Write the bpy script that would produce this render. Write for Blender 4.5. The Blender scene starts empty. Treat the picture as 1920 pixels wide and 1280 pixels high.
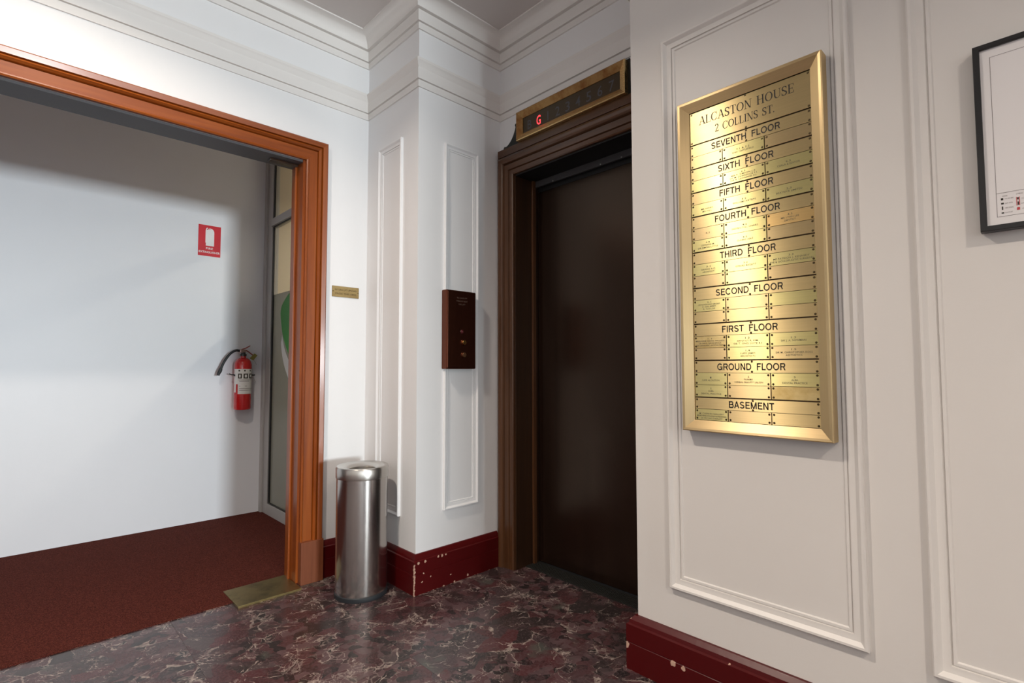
import bpy, bmesh, math, random
from mathutils import Matrix, Vector
random.seed(7)
SC = bpy.context.scene
COL = SC.collection

# ------------------------------------------------------------------ camera
cam = bpy.data.cameras.new('camera')
cam.sensor_fit = 'HORIZONTAL'; cam.sensor_width = 36.0
cam.lens = 978.5 / 1920 * 36.0
cam.clip_start = 0.02
camo = bpy.data.objects.new('camera', cam); COL.objects.link(camo)
F = Vector((0.69243155, 0.71968788, 0.05087134)); R_ = Vector((0.72068501, -0.6932602, -0.00184931)); U = Vector((-0.03393615, -0.03794273, 0.9987035))
camo.matrix_world = Matrix(((R_.x, U.x, -F.x, 0), (R_.y, U.y, -F.y, 0), (R_.z, U.z, -F.z, 1.10), (0, 0, 0, 1)))
SC.camera = camo

# ------------------------------------------------------------------ world, daylight, exposure
world = bpy.data.worlds.new('world'); SC.world = world
world.use_nodes = True
bg = world.node_tree.nodes['Background']
bg.inputs[0].default_value = (0.75, 0.86, 1.0, 1); bg.inputs[1].default_value = 0.6
day = bpy.data.lights.new('street_daylight', 'AREA')
day.shape = 'RECTANGLE'; day.size = 1.20; day.size_y = 1.05
day.energy = 820.0; day.color = (0.86, 0.91, 1.0)
dayo = bpy.data.objects.new('street_daylight', day); COL.objects.link(dayo)
dayo.location = (0.10, -10.22, 1.35); dayo.rotation_euler = (math.radians(90), 0, 0)   # shines along +Y through the entrance door
SC.view_settings.view_transform = 'Standard'; SC.view_settings.look = 'None'
SC.view_settings.gamma = 1.0; SC.view_settings.use_curve_mapping = False
SC.view_settings.exposure = 0.42
try:
    SC.cycles.max_bounces = 10; SC.cycles.diffuse_bounces = 6; SC.cycles.glossy_bounces = 5
    SC.cycles.transparent_max_bounces = 12; SC.cycles.caustics_reflective = False; SC.cycles.caustics_refractive = False
    SC.cycles.sample_clamp_indirect = 6.0
except Exception: pass

# ------------------------------------------------------------------ dimensions (metres)
YA, YP, XP, XE, XR, YR = 2.727, 2.208, 1.465, 2.031, 1.703, 1.101
YW, XG = 4.29, 1.45                      # corridor back wall, glazed partition
CEIL = 3.015
X_FAR, Y_REAR = -3.2, -10.0
DO_X0, DO_X1, DO_Z = -1.15, 1.10, 2.206  # corridor opening in the left wall
LO_Y0, LO_Y1, LO_Z = 1.246, 2.086, 2.195 # lift opening

# ------------------------------------------------------------------ material helpers
class N:
    def __init__(s, name):
        s.m = bpy.data.materials.new(name); s.m.use_nodes = True
        s.t = s.m.node_tree; s.b = s.t.nodes['Principled BSDF']; s.out = s.t.nodes['Material Output']
    def n(s, kind, **kw):
        nd = s.t.nodes.new(kind)
        for k, v in kw.items():
            if k.startswith('i_'):
                key = k[2:]; key = int(key) if key.isdigit() else key.replace('_', ' ')
                nd.inputs[key].default_value = v
            else: setattr(nd, k, v)
        return nd
    def l(s, a, b): s.t.links.new(a, b)
    def set(s, **kw):
        for k, v in kw.items(): s.b.inputs[k.replace('_', ' ')].default_value = v
    def ramp(s, fac, stops, interp='LINEAR'):
        r = s.n('ShaderNodeValToRGB'); r.color_ramp.interpolation = interp
        el = r.color_ramp.elements
        while len(el) < len(stops): el.new(0.5)
        for e, (p, c) in zip(el, stops):
            e.position = p; e.color = (c[0], c[1], c[2], 1) if not isinstance(c, (int, float)) else (c, c, c, 1)
        s.l(fac, r.inputs[0]); return r.outputs[0]
    def mix(s, fac, a, b, blend='MIX'):
        m = s.n('ShaderNodeMix', data_type='RGBA', blend_type=blend)
        for inp, v in ((m.inputs[0], fac), (m.inputs[6], a), (m.inputs[7], b)):
            if hasattr(v, 'is_linked'): s.l(v, inp)
            elif isinstance(v, (int, float)): inp.default_value = v
            else: inp.default_value = (v[0], v[1], v[2], 1)
        return m.outputs[2]
    def math(s, op, a, b=None, clamp=False):
        m = s.n('ShaderNodeMath', operation=op, use_clamp=clamp)
        for inp, v in ((m.inputs[0], a), (m.inputs[1], b)):
            if v is None: continue
            if hasattr(v, 'is_linked'): s.l(v, inp)
            else: inp.default_value = v
        return m.outputs[0]
    def pos(s): return s.n('ShaderNodeNewGeometry').outputs['Position']
    def mapping(s, vec, scale=(1, 1, 1), loc=(0, 0, 0)):
        m = s.n('ShaderNodeMapping'); s.l(vec, m.inputs[0]); m.inputs[3].default_value = scale; m.inputs[1].default_value = loc
        return m.outputs[0]
    def noise(s, vec, scale, detail=3, rough=0.5, dist=0.0):
        t = s.n('ShaderNodeTexNoise'); s.l(vec, t.inputs['Vector'])
        t.inputs['Scale'].default_value = scale; t.inputs['Detail'].default_value = detail
        t.inputs['Roughness'].default_value = rough; t.inputs['Distortion'].default_value = dist
        return t
    def voronoi(s, vec, scale, feature='F1', rnd=1.0):
        t = s.n('ShaderNodeTexVoronoi', feature=feature); s.l(vec, t.inputs['Vector'])
        t.inputs['Scale'].default_value = scale; t.inputs['Randomness'].default_value = rnd
        return t
    def bump(s, h, strength=0.2, dist=0.01):
        b = s.n('ShaderNodeBump'); b.inputs['Strength'].default_value = strength; b.inputs['Distance'].default_value = dist
        s.l(h, b.inputs['Height']); s.l(b.outputs[0], s.b.inputs['Normal'])
    def color(s, c): s.l(c, s.b.inputs['Base Color'])

def plain(name, col, rough=0.5, metal=0.0, **kw):
    m = N(name); m.set(Base_Color=(*col, 1), Roughness=rough, Metallic=metal)
    for k, v in kw.items(): m.b.inputs[k.replace('_', ' ')].default_value = v
    return m.m

def paint(name, col, rough=0.45, wear=0.04):
    m = N(name); p = m.pos()
    n1 = m.noise(p, 1.7, 4, 0.6).outputs[0]; n2 = m.noise(p, 45, 3, 0.6).outputs[0]
    c = m.mix(n1, [x * (1 - wear) for x in col], [min(1, x * (1 + wear * .5)) for x in col])
    m.color(c); m.set(Roughness=rough)
    m.bump(n2, 0.07, 0.004)
    return m.m

M = {}
M['wall'] = paint('wall_paint', (0.82, 0.822, 0.83))
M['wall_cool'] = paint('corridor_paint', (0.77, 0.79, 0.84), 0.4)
M['wall_r'] = paint('panel_wall_paint', (0.76, 0.735, 0.705), 0.42, 0.05)
M['beige'] = paint('beige_paint', (0.62, 0.54, 0.40), 0.6)
M['ceil'] = paint('ceiling_paint', (0.66, 0.62, 0.60), 0.6)
M['cornice'] = paint('cornice_paint', (0.79, 0.765, 0.74), 0.5)
M['black'] = plain('black_satin', (0.012, 0.012, 0.013), 0.35)
M['rubber'] = plain('black_rubber', (0.015, 0.017, 0.02), 0.55)
M['white'] = plain('white_print', (0.82, 0.80, 0.80), 0.5)
M['ink'] = plain('black_ink', (0.025, 0.018, 0.012), 0.6)
M['thin_ink'] = plain('grey_ink', (0.16, 0.14, 0.08), 0.6)
M['grey_line'] = plain('grey_print', (0.25, 0.22, 0.22), 0.6)
M['red_print'] = plain('red_print', (0.55, 0.05, 0.06), 0.5)
M['alu'] = plain('aluminium_grey', (0.46, 0.45, 0.44), 0.42, 0.2)
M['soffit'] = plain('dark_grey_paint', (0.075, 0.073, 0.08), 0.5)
M['slot'] = plain('door_gap_black', (0.006, 0.006, 0.007), 0.6)
M['bar'] = plain('grey_track', (0.06, 0.058, 0.062), 0.4)

CHIPS = [(1.469, 2.186, 0.151, 0.006), (1.508, 2.186, 0.151, 0.006), (1.587, 2.186, 0.155, 0.005), (1.61, 2.186, 0.154, 0.006), (1.633, 2.186, 0.154, 0.005), (1.664, 2.186, 0.045, 0.0035), (1.499, 2.186, 0.096, 0.0035), (1.541, 2.186, 0.069, 0.0035), (1.489, 2.186, 0.056, 0.004), (1.777, 2.186, 0.014, 0.006), (1.689, 2.186, 0.003, 0.005), (1.621, 2.186, 0.001, 0.006), (1.671, 0.945, 0.09, 0.01), (1.671, 0.907, 0.088, 0.008), (1.671, 0.832, 0.189, 0.005), (1.671, 0.75, 0.168, 0.008), (1.671, 0.815, 0.171, 0.004), (1.671, 1.133, 0.085, 0.012), (1.68, 1.125, 0.185, 0.01)]   # x, y, z, radius of paint chips
# skirting: oxblood gloss with chips
def skirting():
    m = N('oxblood_gloss'); p = m.pos()
    n1 = m.noise(p, 22, 2, 0.5).outputs[0]
    chips = m.math('GREATER_THAN', n1, 0.80)
    sep = m.n('ShaderNodeSeparateXYZ'); m.l(p, sep.inputs[0])
    dx = m.math('SUBTRACT', sep.outputs[0], XP - 0.022); dy = m.math('SUBTRACT', sep.outputs[1], YP - 0.022)
    d = m.math('SQRT', m.math('ADD', m.math('MULTIPLY', dx, dx), m.math('MULTIPLY', dy, dy)))
    n2 = m.noise(p, 90, 3, 0.6).outputs[0]
    edge = m.math('LESS_THAN', m.math('ADD', d, m.math('MULTIPLY', n2, 0.036)), 0.0235)
    low = m.math('LESS_THAN', sep.outputs[2], 0.150)
    edge = m.math('MULTIPLY', edge, low)
    n3 = m.noise(p, 60, 2, 0.5).outputs[0]
    foot = m.math('LESS_THAN', m.math('ADD', sep.outputs[2], m.math('MULTIPLY', m.math('SUBTRACT', 1.0, n3), 0.03)), 0.0115)
    wear = m.math('MAXIMUM', m.math('MAXIMUM', chips, edge), foot)
    wn = m.noise(p, 70, 2, 0.5)
    wp_ = m.n('ShaderNodeVectorMath', operation='MULTIPLY_ADD'); m.l(wn.outputs['Color'], wp_.inputs[0]); wp_.inputs[1].default_value = (0.012, 0.012, 0.012); m.l(p, wp_.inputs[2])
    for cx, cy, cz, cr in CHIPS:
        dd = m.n('ShaderNodeVectorMath', operation='DISTANCE'); m.l(wp_.outputs[0], dd.inputs[0]); dd.inputs[1].default_value = (cx + 0.006, cy + 0.006, cz + 0.006)
        wear = m.math('MAXIMUM', wear, m.math('LESS_THAN', dd.outputs['Value'], cr))
    c = m.mix(wear, (0.072, 0.0024, 0.0030), (0.55, 0.36, 0.27))
    m.color(c); m.set(Roughness=0.36)
    m.b.inputs['Coat Weight'].default_value = 0.05; m.b.inputs['Specular IOR Level'].default_value = 0.3
    m.bump(m.math('SUBTRACT', m.noise(p, 35, 2).outputs[0], m.math('MULTIPLY', wear, 2.0)), 0.12, 0.004)
    return m.m
M['skirt'] = skirting()

def wood(name, c1, c2, c3, axis, rough=0.34, coat=0.15, spec=0.35):
    m = N(name); p = m.pos()
    sc = [26, 26, 26]; sc[axis] = 1.2
    v = m.mapping(p, sc)
    n1 = m.noise(v, 1.0, 6, 0.62, 0.6).outputs[0]; n2 = m.noise(m.mapping(p, [s * 3.4 for s in sc]), 1.0, 3, 0.6).outputs[0]
    c = m.ramp(n1, [(0.15, c1), (0.5, c2), (0.88, c3)])
    c = m.mix(m.math('MULTIPLY', m.math('GREATER_THAN', n2, 0.60), 0.14), c, c1)
    m.color(c); m.set(Roughness=rough); m.b.inputs['Specular IOR Level'].default_value = spec; m.b.inputs['Coat Weight'].default_value = coat; m.b.inputs['Coat Roughness'].default_value = 0.15
    m.bump(n1, 0.06, 0.003)
    return m.m
OR = ((0.115, 0.020, 0.003), (0.25, 0.056, 0.0065), (0.36, 0.098, 0.014))
M['wood_z'] = wood('varnished_timber_upright', *OR, 2)
M['wood_x'] = wood('varnished_timber_head', *OR, 0)
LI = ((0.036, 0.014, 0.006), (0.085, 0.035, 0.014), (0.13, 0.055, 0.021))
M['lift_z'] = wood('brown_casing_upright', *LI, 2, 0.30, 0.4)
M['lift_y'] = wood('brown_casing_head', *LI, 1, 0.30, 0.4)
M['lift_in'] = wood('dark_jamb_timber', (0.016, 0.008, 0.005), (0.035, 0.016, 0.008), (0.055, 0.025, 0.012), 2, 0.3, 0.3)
M['leaf'] = wood('dark_lacquer_leaf', (0.006, 0.003, 0.002), (0.012, 0.006, 0.004), (0.020, 0.0105, 0.007), 2, 0.27, 0.0, 0.55)

M['leaf'].node_tree.nodes['Principled BSDF'].inputs['Specular Tint'].default_value = (1.0, 0.74, 0.55, 1)
def metal(name, col, rough, tangent=None, aniso=0.0, axis=None, grain=0.12, dirt=None):
    m = N(name); p = m.pos()
    sc = [9, 9, 9]
    if axis is not None: sc = [420, 420, 420]; sc[axis] = 3.0
    n = m.noise(m.mapping(p, sc), 1.0, 3, 0.6).outputs[0]
    c = m.mix(n, [x * (1 - grain) for x in col], [min(1, x * (1 + grain * .6)) for x in col])
    if dirt:
        d = m.ramp(m.noise(p, 11, 5, 0.65).outputs[0], [(0.45, 0.0), (0.70, 1.0)])
        c = m.mix(d, c, dirt)
    m.color(c); m.set(Metallic=1.0)
    r = m.math('ADD', m.math('MULTIPLY', n, 0.10), rough - 0.05); m.l(r, m.b.inputs['Roughness'])
    if tangent:
        m.b.inputs['Anisotropic'].default_value = aniso
        cv = m.n('ShaderNodeCombineXYZ')
        for i in range(3): cv.inputs[i].default_value = tangent[i]
        m.l(cv.outputs[0], m.b.inputs['Tangent'])
    return m.m
TY = (0, 0, 1)
M['brass'] = metal('brushed_brass', (0.72, 0.56, 0.28), 0.39, TY, 1.0, 1)
M['brass_lt'] = metal('polished_brass_plate', (0.74, 0.65, 0.29), 0.365, TY, 1.0, 1)  # green reflection put into the base colour
M['brass_dk'] = metal('worn_brass_plate', (0.68, 0.52, 0.27), 0.39, TY, 1.0, 1)
M['brass_tarn'] = metal('tarnished_brass_plate', (0.66, 0.52, 0.25), 0.38, TY, 0.95, 1, 0.12, (0.50, 0.36, 0.14))
M['brass_cu'] = metal('coppery_brass_plate', (0.76, 0.52, 0.22), 0.36, TY, 0.95, 1)
M['frame_brass'] = metal('satin_brass_frame', (0.64, 0.48, 0.26), 0.42, TY, 0.9, 1)
M['frame_brass_z'] = metal('satin_brass_stile', (0.64, 0.48, 0.26), 0.42, (0.958, 0.287, 0), 0.8, 2)
M['back_dark'] = plain('directory_backing', (0.10, 0.055, 0.018), 0.5, 0.4)
M['screw'] = plain('dark_screw', (0.075, 0.05, 0.018), 0.4, 0.6)
M['sign_brass'] = metal('small_sign_brass', (0.45, 0.33, 0.15), 0.42, None, 0, 0, 0.12, (0.33, 0.23, 0.10))
M['floor_brass'] = metal('floor_plate_brass', (0.36, 0.28, 0.12), 0.40, None, 0, 0, 0.15, (0.20, 0.155, 0.07))
M['steel'] = None
def steel():
    m = N('brushed_stainless'); p = m.pos()
    n = m.noise(m.mapping(p, (500, 500, 3)), 1.0, 2, 0.5).outputs[0]
    m.color(m.mix(n, (0.48, 0.455, 0.435), (0.58, 0.55, 0.53))); m.set(Metallic=1.0, Roughness=0.19, Anisotropic=0.6)
    t = m.n('ShaderNodeTangent', direction_type='RADIAL', axis='Z'); m.l(t.outputs[0], m.b.inputs['Tangent'])
    return m.m
M['steel'] = steel()
M['lid_steel'] = plain('lid_stainless', (0.56, 0.54, 0.51), 0.28, 1.0)
M['bronze'] = metal('bronze_panel', (0.15, 0.05, 0.03), 0.34, None, 0, 2, 0.2)
M['bronze_edge'] = metal('bronze_edge', (0.17, 0.055, 0.032), 0.3, None, 0, 2, 0.2)
M['gold'] = plain('gold_button', (0.75, 0.47, 0.16), 0.25, 1.0)
M['dim_button'] = plain('dull_button', (0.24, 0.12, 0.06), 0.35, 0.8)
M['ind_frame'] = metal('indicator_brass', (0.42, 0.25, 0.10), 0.33, None, 0, 1, 0.15, (0.22, 0.09, 0.03))
M['ind_lit'] = metal('indicator_brass_lit', (0.82, 0.58, 0.27), 0.27, None, 0, 1, 0.10)  # brighter copy of the frame brass: light painted on right stile and bottom rail
M['ind_face'] = plain('indicator_face', (0.055, 0.033, 0.012), 0.35, 0.3)
M['digit'] = plain('unlit_digit', (0.075, 0.078, 0.088), 0.3)
M['scroll'] = plain('dark_bronze_scroll', (0.016, 0.017, 0.014), 0.4, 0.3)
m = N('lit_red_digit'); m.set(Base_Color=(0.6, 0.02, 0.03, 1)); m.b.inputs['Emission Color'].default_value = (1.0, 0.045, 0.055, 1); m.b.inputs['Emission Strength'].default_value = 1.6
M['lit'] = m.m
M['red'] = plain('extinguisher_red', (0.52, 0.010, 0.012), 0.22, 0.0, Coat_Weight=0.5)
M['sign_red'] = plain('sign_red', (0.62, 0.008, 0.022), 0.4)
M['sign_white'] = plain('sign_white', (0.85, 0.85, 0.86), 0.4)
M['label'] = plain('label_white', (0.72, 0.71, 0.70), 0.45)
M['tag'] = plain('olive_tag', (0.20, 0.17, 0.03), 0.5)
M['chrome'] = plain('valve_metal', (0.42, 0.26, 0.24), 0.35, 0.9)
M['green'] = plain('green_film', (0.035, 0.24, 0.028), 0.45)
M['white_film'] = plain('white_film', (0.60, 0.60, 0.58), 0.45)
def glassy(name, tint, fac, rough=0.05, film=None):
    m = N(name); nt = m.t
    tr = m.n('ShaderNodeBsdfTransparent'); tr.inputs[0].default_value = (*tint, 1)
    gl = m.n('ShaderNodeBsdfGlossy'); gl.inputs[1].default_value = rough; gl.inputs[0].default_value = (0.9, 0.9, 0.9, 1)
    lw_ = m.n('ShaderNodeLayerWeight'); lw_.inputs[0].default_value = 0.5
    frv = m.math('ADD', m.math('MULTIPLY', m.math('POWER', lw_.outputs['Facing'], 4.0), 0.55), 0.03)
    body = tr.outputs[0]
    if film:
        df = m.n('ShaderNodeBsdfDiffuse'); df.inputs[0].default_value = (*film, 1)
        tl = m.n('ShaderNodeBsdfTranslucent'); tl.inputs[0].default_value = (*film, 1)
        a = m.n('ShaderNodeMixShader'); a.inputs[0].default_value = 0.35; m.l(df.outputs[0], a.inputs[1]); m.l(tl.outputs[0], a.inputs[2])
        b = m.n('ShaderNodeMixShader'); b.inputs[0].default_value = fac; m.l(tr.outputs[0], b.inputs[1]); m.l(a.outputs[0], b.inputs[2]); body = b.outputs[0]
    mx = m.n('ShaderNodeMixShader'); m.l(frv, mx.inputs[0]); m.l(body, mx.inputs[1]); m.l(gl.outputs[0], mx.inputs[2])
    m.l(mx.outputs[0], m.out.inputs[0]); nt.nodes.remove(m.b)
    return m.m
M['glass'] = glassy('clear_glass', (0.93, 0.95, 0.92), 0.0)
M['frost'] = glassy('frosted_film_glass', (0.8, 0.82, 0.78), 0.8, 0.12, (0.36, 0.37, 0.33))

def carpet():
    m = N('oxblood_carpet'); p = m.pos()
    n = m.noise(p, 260, 2, 0.75).outputs[0]; n2 = m.noise(p, 5, 3, 0.6).outputs[0]
    v = m.voronoi(p, 260).outputs['Color']
    c = m.ramp(n, [(0.34, (0.034, 0.0065, 0.0045)), (0.52, (0.090, 0.019, 0.013)), (0.68, (0.19, 0.052, 0.034))])
    c = m.mix(m.math('MULTIPLY', n2, 0.35), c, (0.055, 0.013, 0.009))
    m.color(c); m.set(Roughness=0.95); m.b.inputs['Specular IOR Level'].default_value = 0.1
    m.bump(n, 0.6, 0.004)
    return m.m
M['carpet'] = carpet()

def marble():
    m = N('rouge_breccia_marble')
    oi = m.n('ShaderNodeObjectInfo')
    off = m.n('ShaderNodeCombineXYZ')
    m.l(m.math('MULTIPLY', oi.outputs['Random'], 37.0), off.inputs[0]); m.l(m.math('MULTIPLY', oi.outputs['Random'], 91.0), off.inputs[1])
    add = m.n('ShaderNodeVectorMath', operation='ADD'); m.l(m.pos(), add.inputs[0]); m.l(off.outputs[0], add.inputs[1])
    P = add.outputs[0]
    warp = m.noise(P, 6.0, 4, 0.6)
    ws = m.n('ShaderNodeVectorMath', operation='MULTIPLY_ADD'); m.l(warp.outputs['Color'], ws.inputs[0]); ws.inputs[1].default_value = (0.10, 0.10, 0.0); m.l(P, ws.inputs[2])
    Q = ws.outputs[0]
    v1 = m.voronoi(Q, 11.0); v1e = m.voronoi(Q, 11.0, 'DISTANCE_TO_EDGE').outputs['Distance']
    v2 = m.voronoi(Q, 30.0); v2e = m.voronoi(Q, 30.0, 'DISTANCE_TO_EDGE').outputs['Distance']
    sp = m.n('ShaderNodeSeparateColor'); m.l(v1.outputs['Color'], sp.inputs[0])
    sp2 = m.n('ShaderNodeSeparateColor'); m.l(v2.outputs['Color'], sp2.inputs[0])
    big = m.ramp(sp.outputs[0], [(0.0, (0.026, 0.020, 0.020)), (0.22, (0.060, 0.022, 0.024)), (0.42, (0.050, 0.033, 0.036)), (0.62, (0.075, 0.025, 0.028)), (0.78, (0.062, 0.045, 0.046)), (0.90, (0.040, 0.028, 0.028))], 'CONSTANT')
    small = m.ramp(sp2.outputs[0], [(0.0, (0.018, 0.014, 0.015)), (0.25, (0.070, 0.030, 0.033)), (0.55, (0.100, 0.060, 0.064)), (0.8, (0.045, 0.024, 0.026))], 'CONSTANT')
    zone = m.ramp(m.noise(P, 3.2, 3, 0.6).outputs[0], [(0.42, 0.0), (0.56, 1.0)])
    c = m.mix(zone, big, small)
    fine = m.noise(Q, 85, 4, 0.7).outputs[0]
    c = m.mix(m.math('MULTIPLY', m.ramp(fine, [(0.44, 0.0), (0.70, 1.0)]), 0.5), c, (0.12, 0.082, 0.084))
    # matrix between the clasts and pale calcite veins
    br = m.noise(Q, 9.0, 4, 0.65).outputs[0]
    wid = m.math('MULTIPLY', m.math('MAXIMUM', m.math('SUBTRACT', br, 0.50), 0.0), 0.30)
    e1 = m.math('LESS_THAN', v1e, wid)
    wid2 = m.math('MULTIPLY', m.math('MAXIMUM', m.math('SUBTRACT', br, 0.50), 0.0), 0.60)
    e2 = m.math('MULTIPLY', m.math('LESS_THAN', v2e, wid2), zone)
    rid = m.math('ABSOLUTE', m.math('SUBTRACT', m.noise(Q, 5.0, 6, 0.62, 0.8).outputs[0], 0.5))
    e3 = m.math('LESS_THAN', rid, m.math('MULTIPLY', m.math('MAXIMUM', m.math('SUBTRACT', br, 0.46), 0.0), 0.060))
    vein = m.math('MAXIMUM', m.math('MULTIPLY', e1, 0.75), m.math('MAXIMUM', m.math('MULTIPLY', e2, 0.42), m.math('MULTIPLY', e3, 0.9)))
    vein = m.math('MULTIPLY', vein, m.ramp(m.noise(P, 38, 3, 0.7).outputs[0], [(0.34, 0.15), (0.62, 1.0)]))
    c = m.mix(vein, c, (0.42, 0.345, 0.305))
    g = m.math('MULTIPLY', m.ramp(m.noise(P, 4.1, 3, 0.6).outputs[0], [(0.62, 0.0), (0.70, 1.0)]), 0.6)
    c = m.mix(g, c, (0.075, 0.085, 0.072))
    m.color(c); m.set(Roughness=0.16)
    m.l(m.math('ADD', m.math('MULTIPLY', m.noise(P, 14, 4, 0.6).outputs[0], 0.16), 0.13), m.b.inputs['Roughness'])
    m.b.inputs['Specular IOR Level'].default_value = 0.5
    return m.m
M['marble'] = marble()
M['grout'] = plain('dark_grout', (0.06, 0.045, 0.045), 0.7)

# ------------------------------------------------------------------ geometry helpers
def link(o):
    COL.objects.link(o); return o
def mesh(name, verts, faces, mat, parent=None, smooth=False, mats=None, fm=None):
    me = bpy.data.meshes.new(name); me.from_pydata([tuple(v) for v in verts], [], faces); me.validate()
    for mm in (mats or [mat]): me.materials.append(mm)
    if fm:
        for p, i in zip(me.polygons, fm): p.material_index = i
    bm = bmesh.new(); bm.from_mesh(me); bmesh.ops.recalc_face_normals(bm, faces=bm.faces[:]); bm.to_mesh(me); bm.free()
    if smooth:
        for p in me.polygons: p.use_smooth = True
    o = link(bpy.data.objects.new(name, me)); attach(o, parent); return o
def attach(o, parent):
    if parent is None: return
    o.parent = parent
    L = parent.matrix_basis.copy(); q = parent
    while q.parent: q = q.parent; L = q.matrix_basis @ L if False else L
    o.matrix_parent_inverse = ROOT_INV(parent)
def ROOT_INV(p):
    # every mesh is modelled in world metres: undo the origin of the root it hangs from
    mw = Matrix.Identity(4); chain = []
    q = p
    while q: chain.append(q); q = q.parent
    for q in reversed(chain):
        mw = mw @ (q.matrix_parent_inverse if q.parent else Matrix.Identity(4)) @ q.matrix_basis
    return mw.inverted()
def thing(name, label, cat, loc, group=None, kind=None):
    o = link(bpy.data.objects.new(name, None)); o.location = loc; o.empty_display_size = 0.1
    return tag(o, label, cat, group, kind)
def tag(o, label=None, cat=None, group=None, kind=None):
    if label: o['label'] = label
    if cat: o['category'] = cat
    if group: o['group'] = group
    if kind: o['kind'] = kind
    return o
def bxv(x0, x1, y0, y1, z0, z1):
    return [(x0, y0, z0), (x1, y0, z0), (x1, y1, z0), (x0, y1, z0), (x0, y0, z1), (x1, y0, z1), (x1, y1, z1), (x0, y1, z1)]
BXF = [(0, 3, 2, 1), (4, 5, 6, 7), (0, 1, 5, 4), (1, 2, 6, 5), (2, 3, 7, 6), (3, 0, 4, 7)]
def boxes(name, lst, mat, parent=None, bevel=0.0):
    v, f = [], []
    for b in lst:
        k = len(v); v += bxv(*b); f += [tuple(i + k for i in q) for q in BXF]
    o = mesh(name, v, f, mat, parent)
    if bevel: bev(o, bevel)
    return o
def bev(o, w, seg=2):
    bm = bmesh.new(); bm.from_mesh(o.data)
    bmesh.ops.bevel(bm, geom=bm.edges[:], offset=w, segments=seg, profile=0.6, affect='EDGES', clamp_overlap=True)
    bm.to_mesh(o.data); bm.free()
def lathe(name, prof, c, mat, parent=None, seg=48, axis='z', a0=0.0, a1=2 * math.pi, smooth=True):
    full = abs(a1 - a0 - 2 * math.pi) < 1e-6
    v, f = [], []; n = seg if full else seg + 1
    for i in range(n):
        a = a0 + (a1 - a0) * i / seg
        for r, h in prof:
            if axis == 'z': v.append((c[0] + r * math.cos(a), c[1] + r * math.sin(a), c[2] + h))
            elif axis == 'y': v.append((c[0] + r * math.cos(a), c[1] + h, c[2] + r * math.sin(a)))
            else: v.append((c[0] + h, c[1] + r * math.cos(a), c[2] + r * math.sin(a)))
    k = len(prof)
    for i in range(seg):
        j = (i + 1) % n
        for q in range(k - 1): f.append((i * k + q, j * k + q, j * k + q + 1, i * k + q + 1))
    o = mesh(name, v, f, mat, parent)
    if smooth: shade(o, 35)
    return o
def shade(o, deg=35):
    me = o.data
    for p in me.polygons: p.use_smooth = True
    bm = bmesh.new(); bm.from_mesh(me)
    bmesh.ops.remove_doubles(bm, verts=bm.verts[:], dist=1e-6)
    for e in bm.edges:
        if len(e.link_faces) == 2 and e.calc_face_angle(0) > math.radians(deg): e.smooth = False
    bm.to_mesh(me); bm.free()
def tube(name, pts, rad, mat, parent=None, seg=10):
    pts = [Vector(p) for p in pts]; v, f = [], []
    if not isinstance(rad, (list, tuple)): rad = [rad] * len(pts)
    ref = Vector((0, 1, 0.03)).normalized()
    for i, p in enumerate(pts):
        t = (pts[min(i + 1, len(pts) - 1)] - pts[max(i - 1, 0)]).normalized()
        a = t.cross(ref).normalized(); b = t.cross(a)
        for j in range(seg):
            an = 2 * math.pi * j / seg; v.append(p + (a * math.cos(an) + b * math.sin(an)) * rad[i])
    for i in range(len(pts) - 1):
        for j in range(seg):
            k = (j + 1) % seg; f.append((i * seg + j, i * seg + k, (i + 1) * seg + k, (i + 1) * seg + j))
    f.append(tuple(range(seg))); f.append(tuple((len(pts) - 1) * seg + j for j in range(seg)))
    o = mesh(name, v, f, mat, parent); shade(o, 50); return o
def spline(ctrl, n=8):
    P = [Vector(c) for c in ctrl]; P = [2 * P[0] - P[1]] + P + [2 * P[-1] - P[-2]]; out = []
    for i in range(1, len(P) - 2):
        for k in range(n):
            t = k / n; a, b, c, d = P[i - 1], P[i], P[i + 1], P[i + 2]
            out.append(0.5 * (2 * b + (c - a) * t + (2 * a - 5 * b + 4 * c - d) * t * t + (3 * b - a - 3 * c + d) * t ** 3))
    out.append(P[-2]); return out

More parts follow.
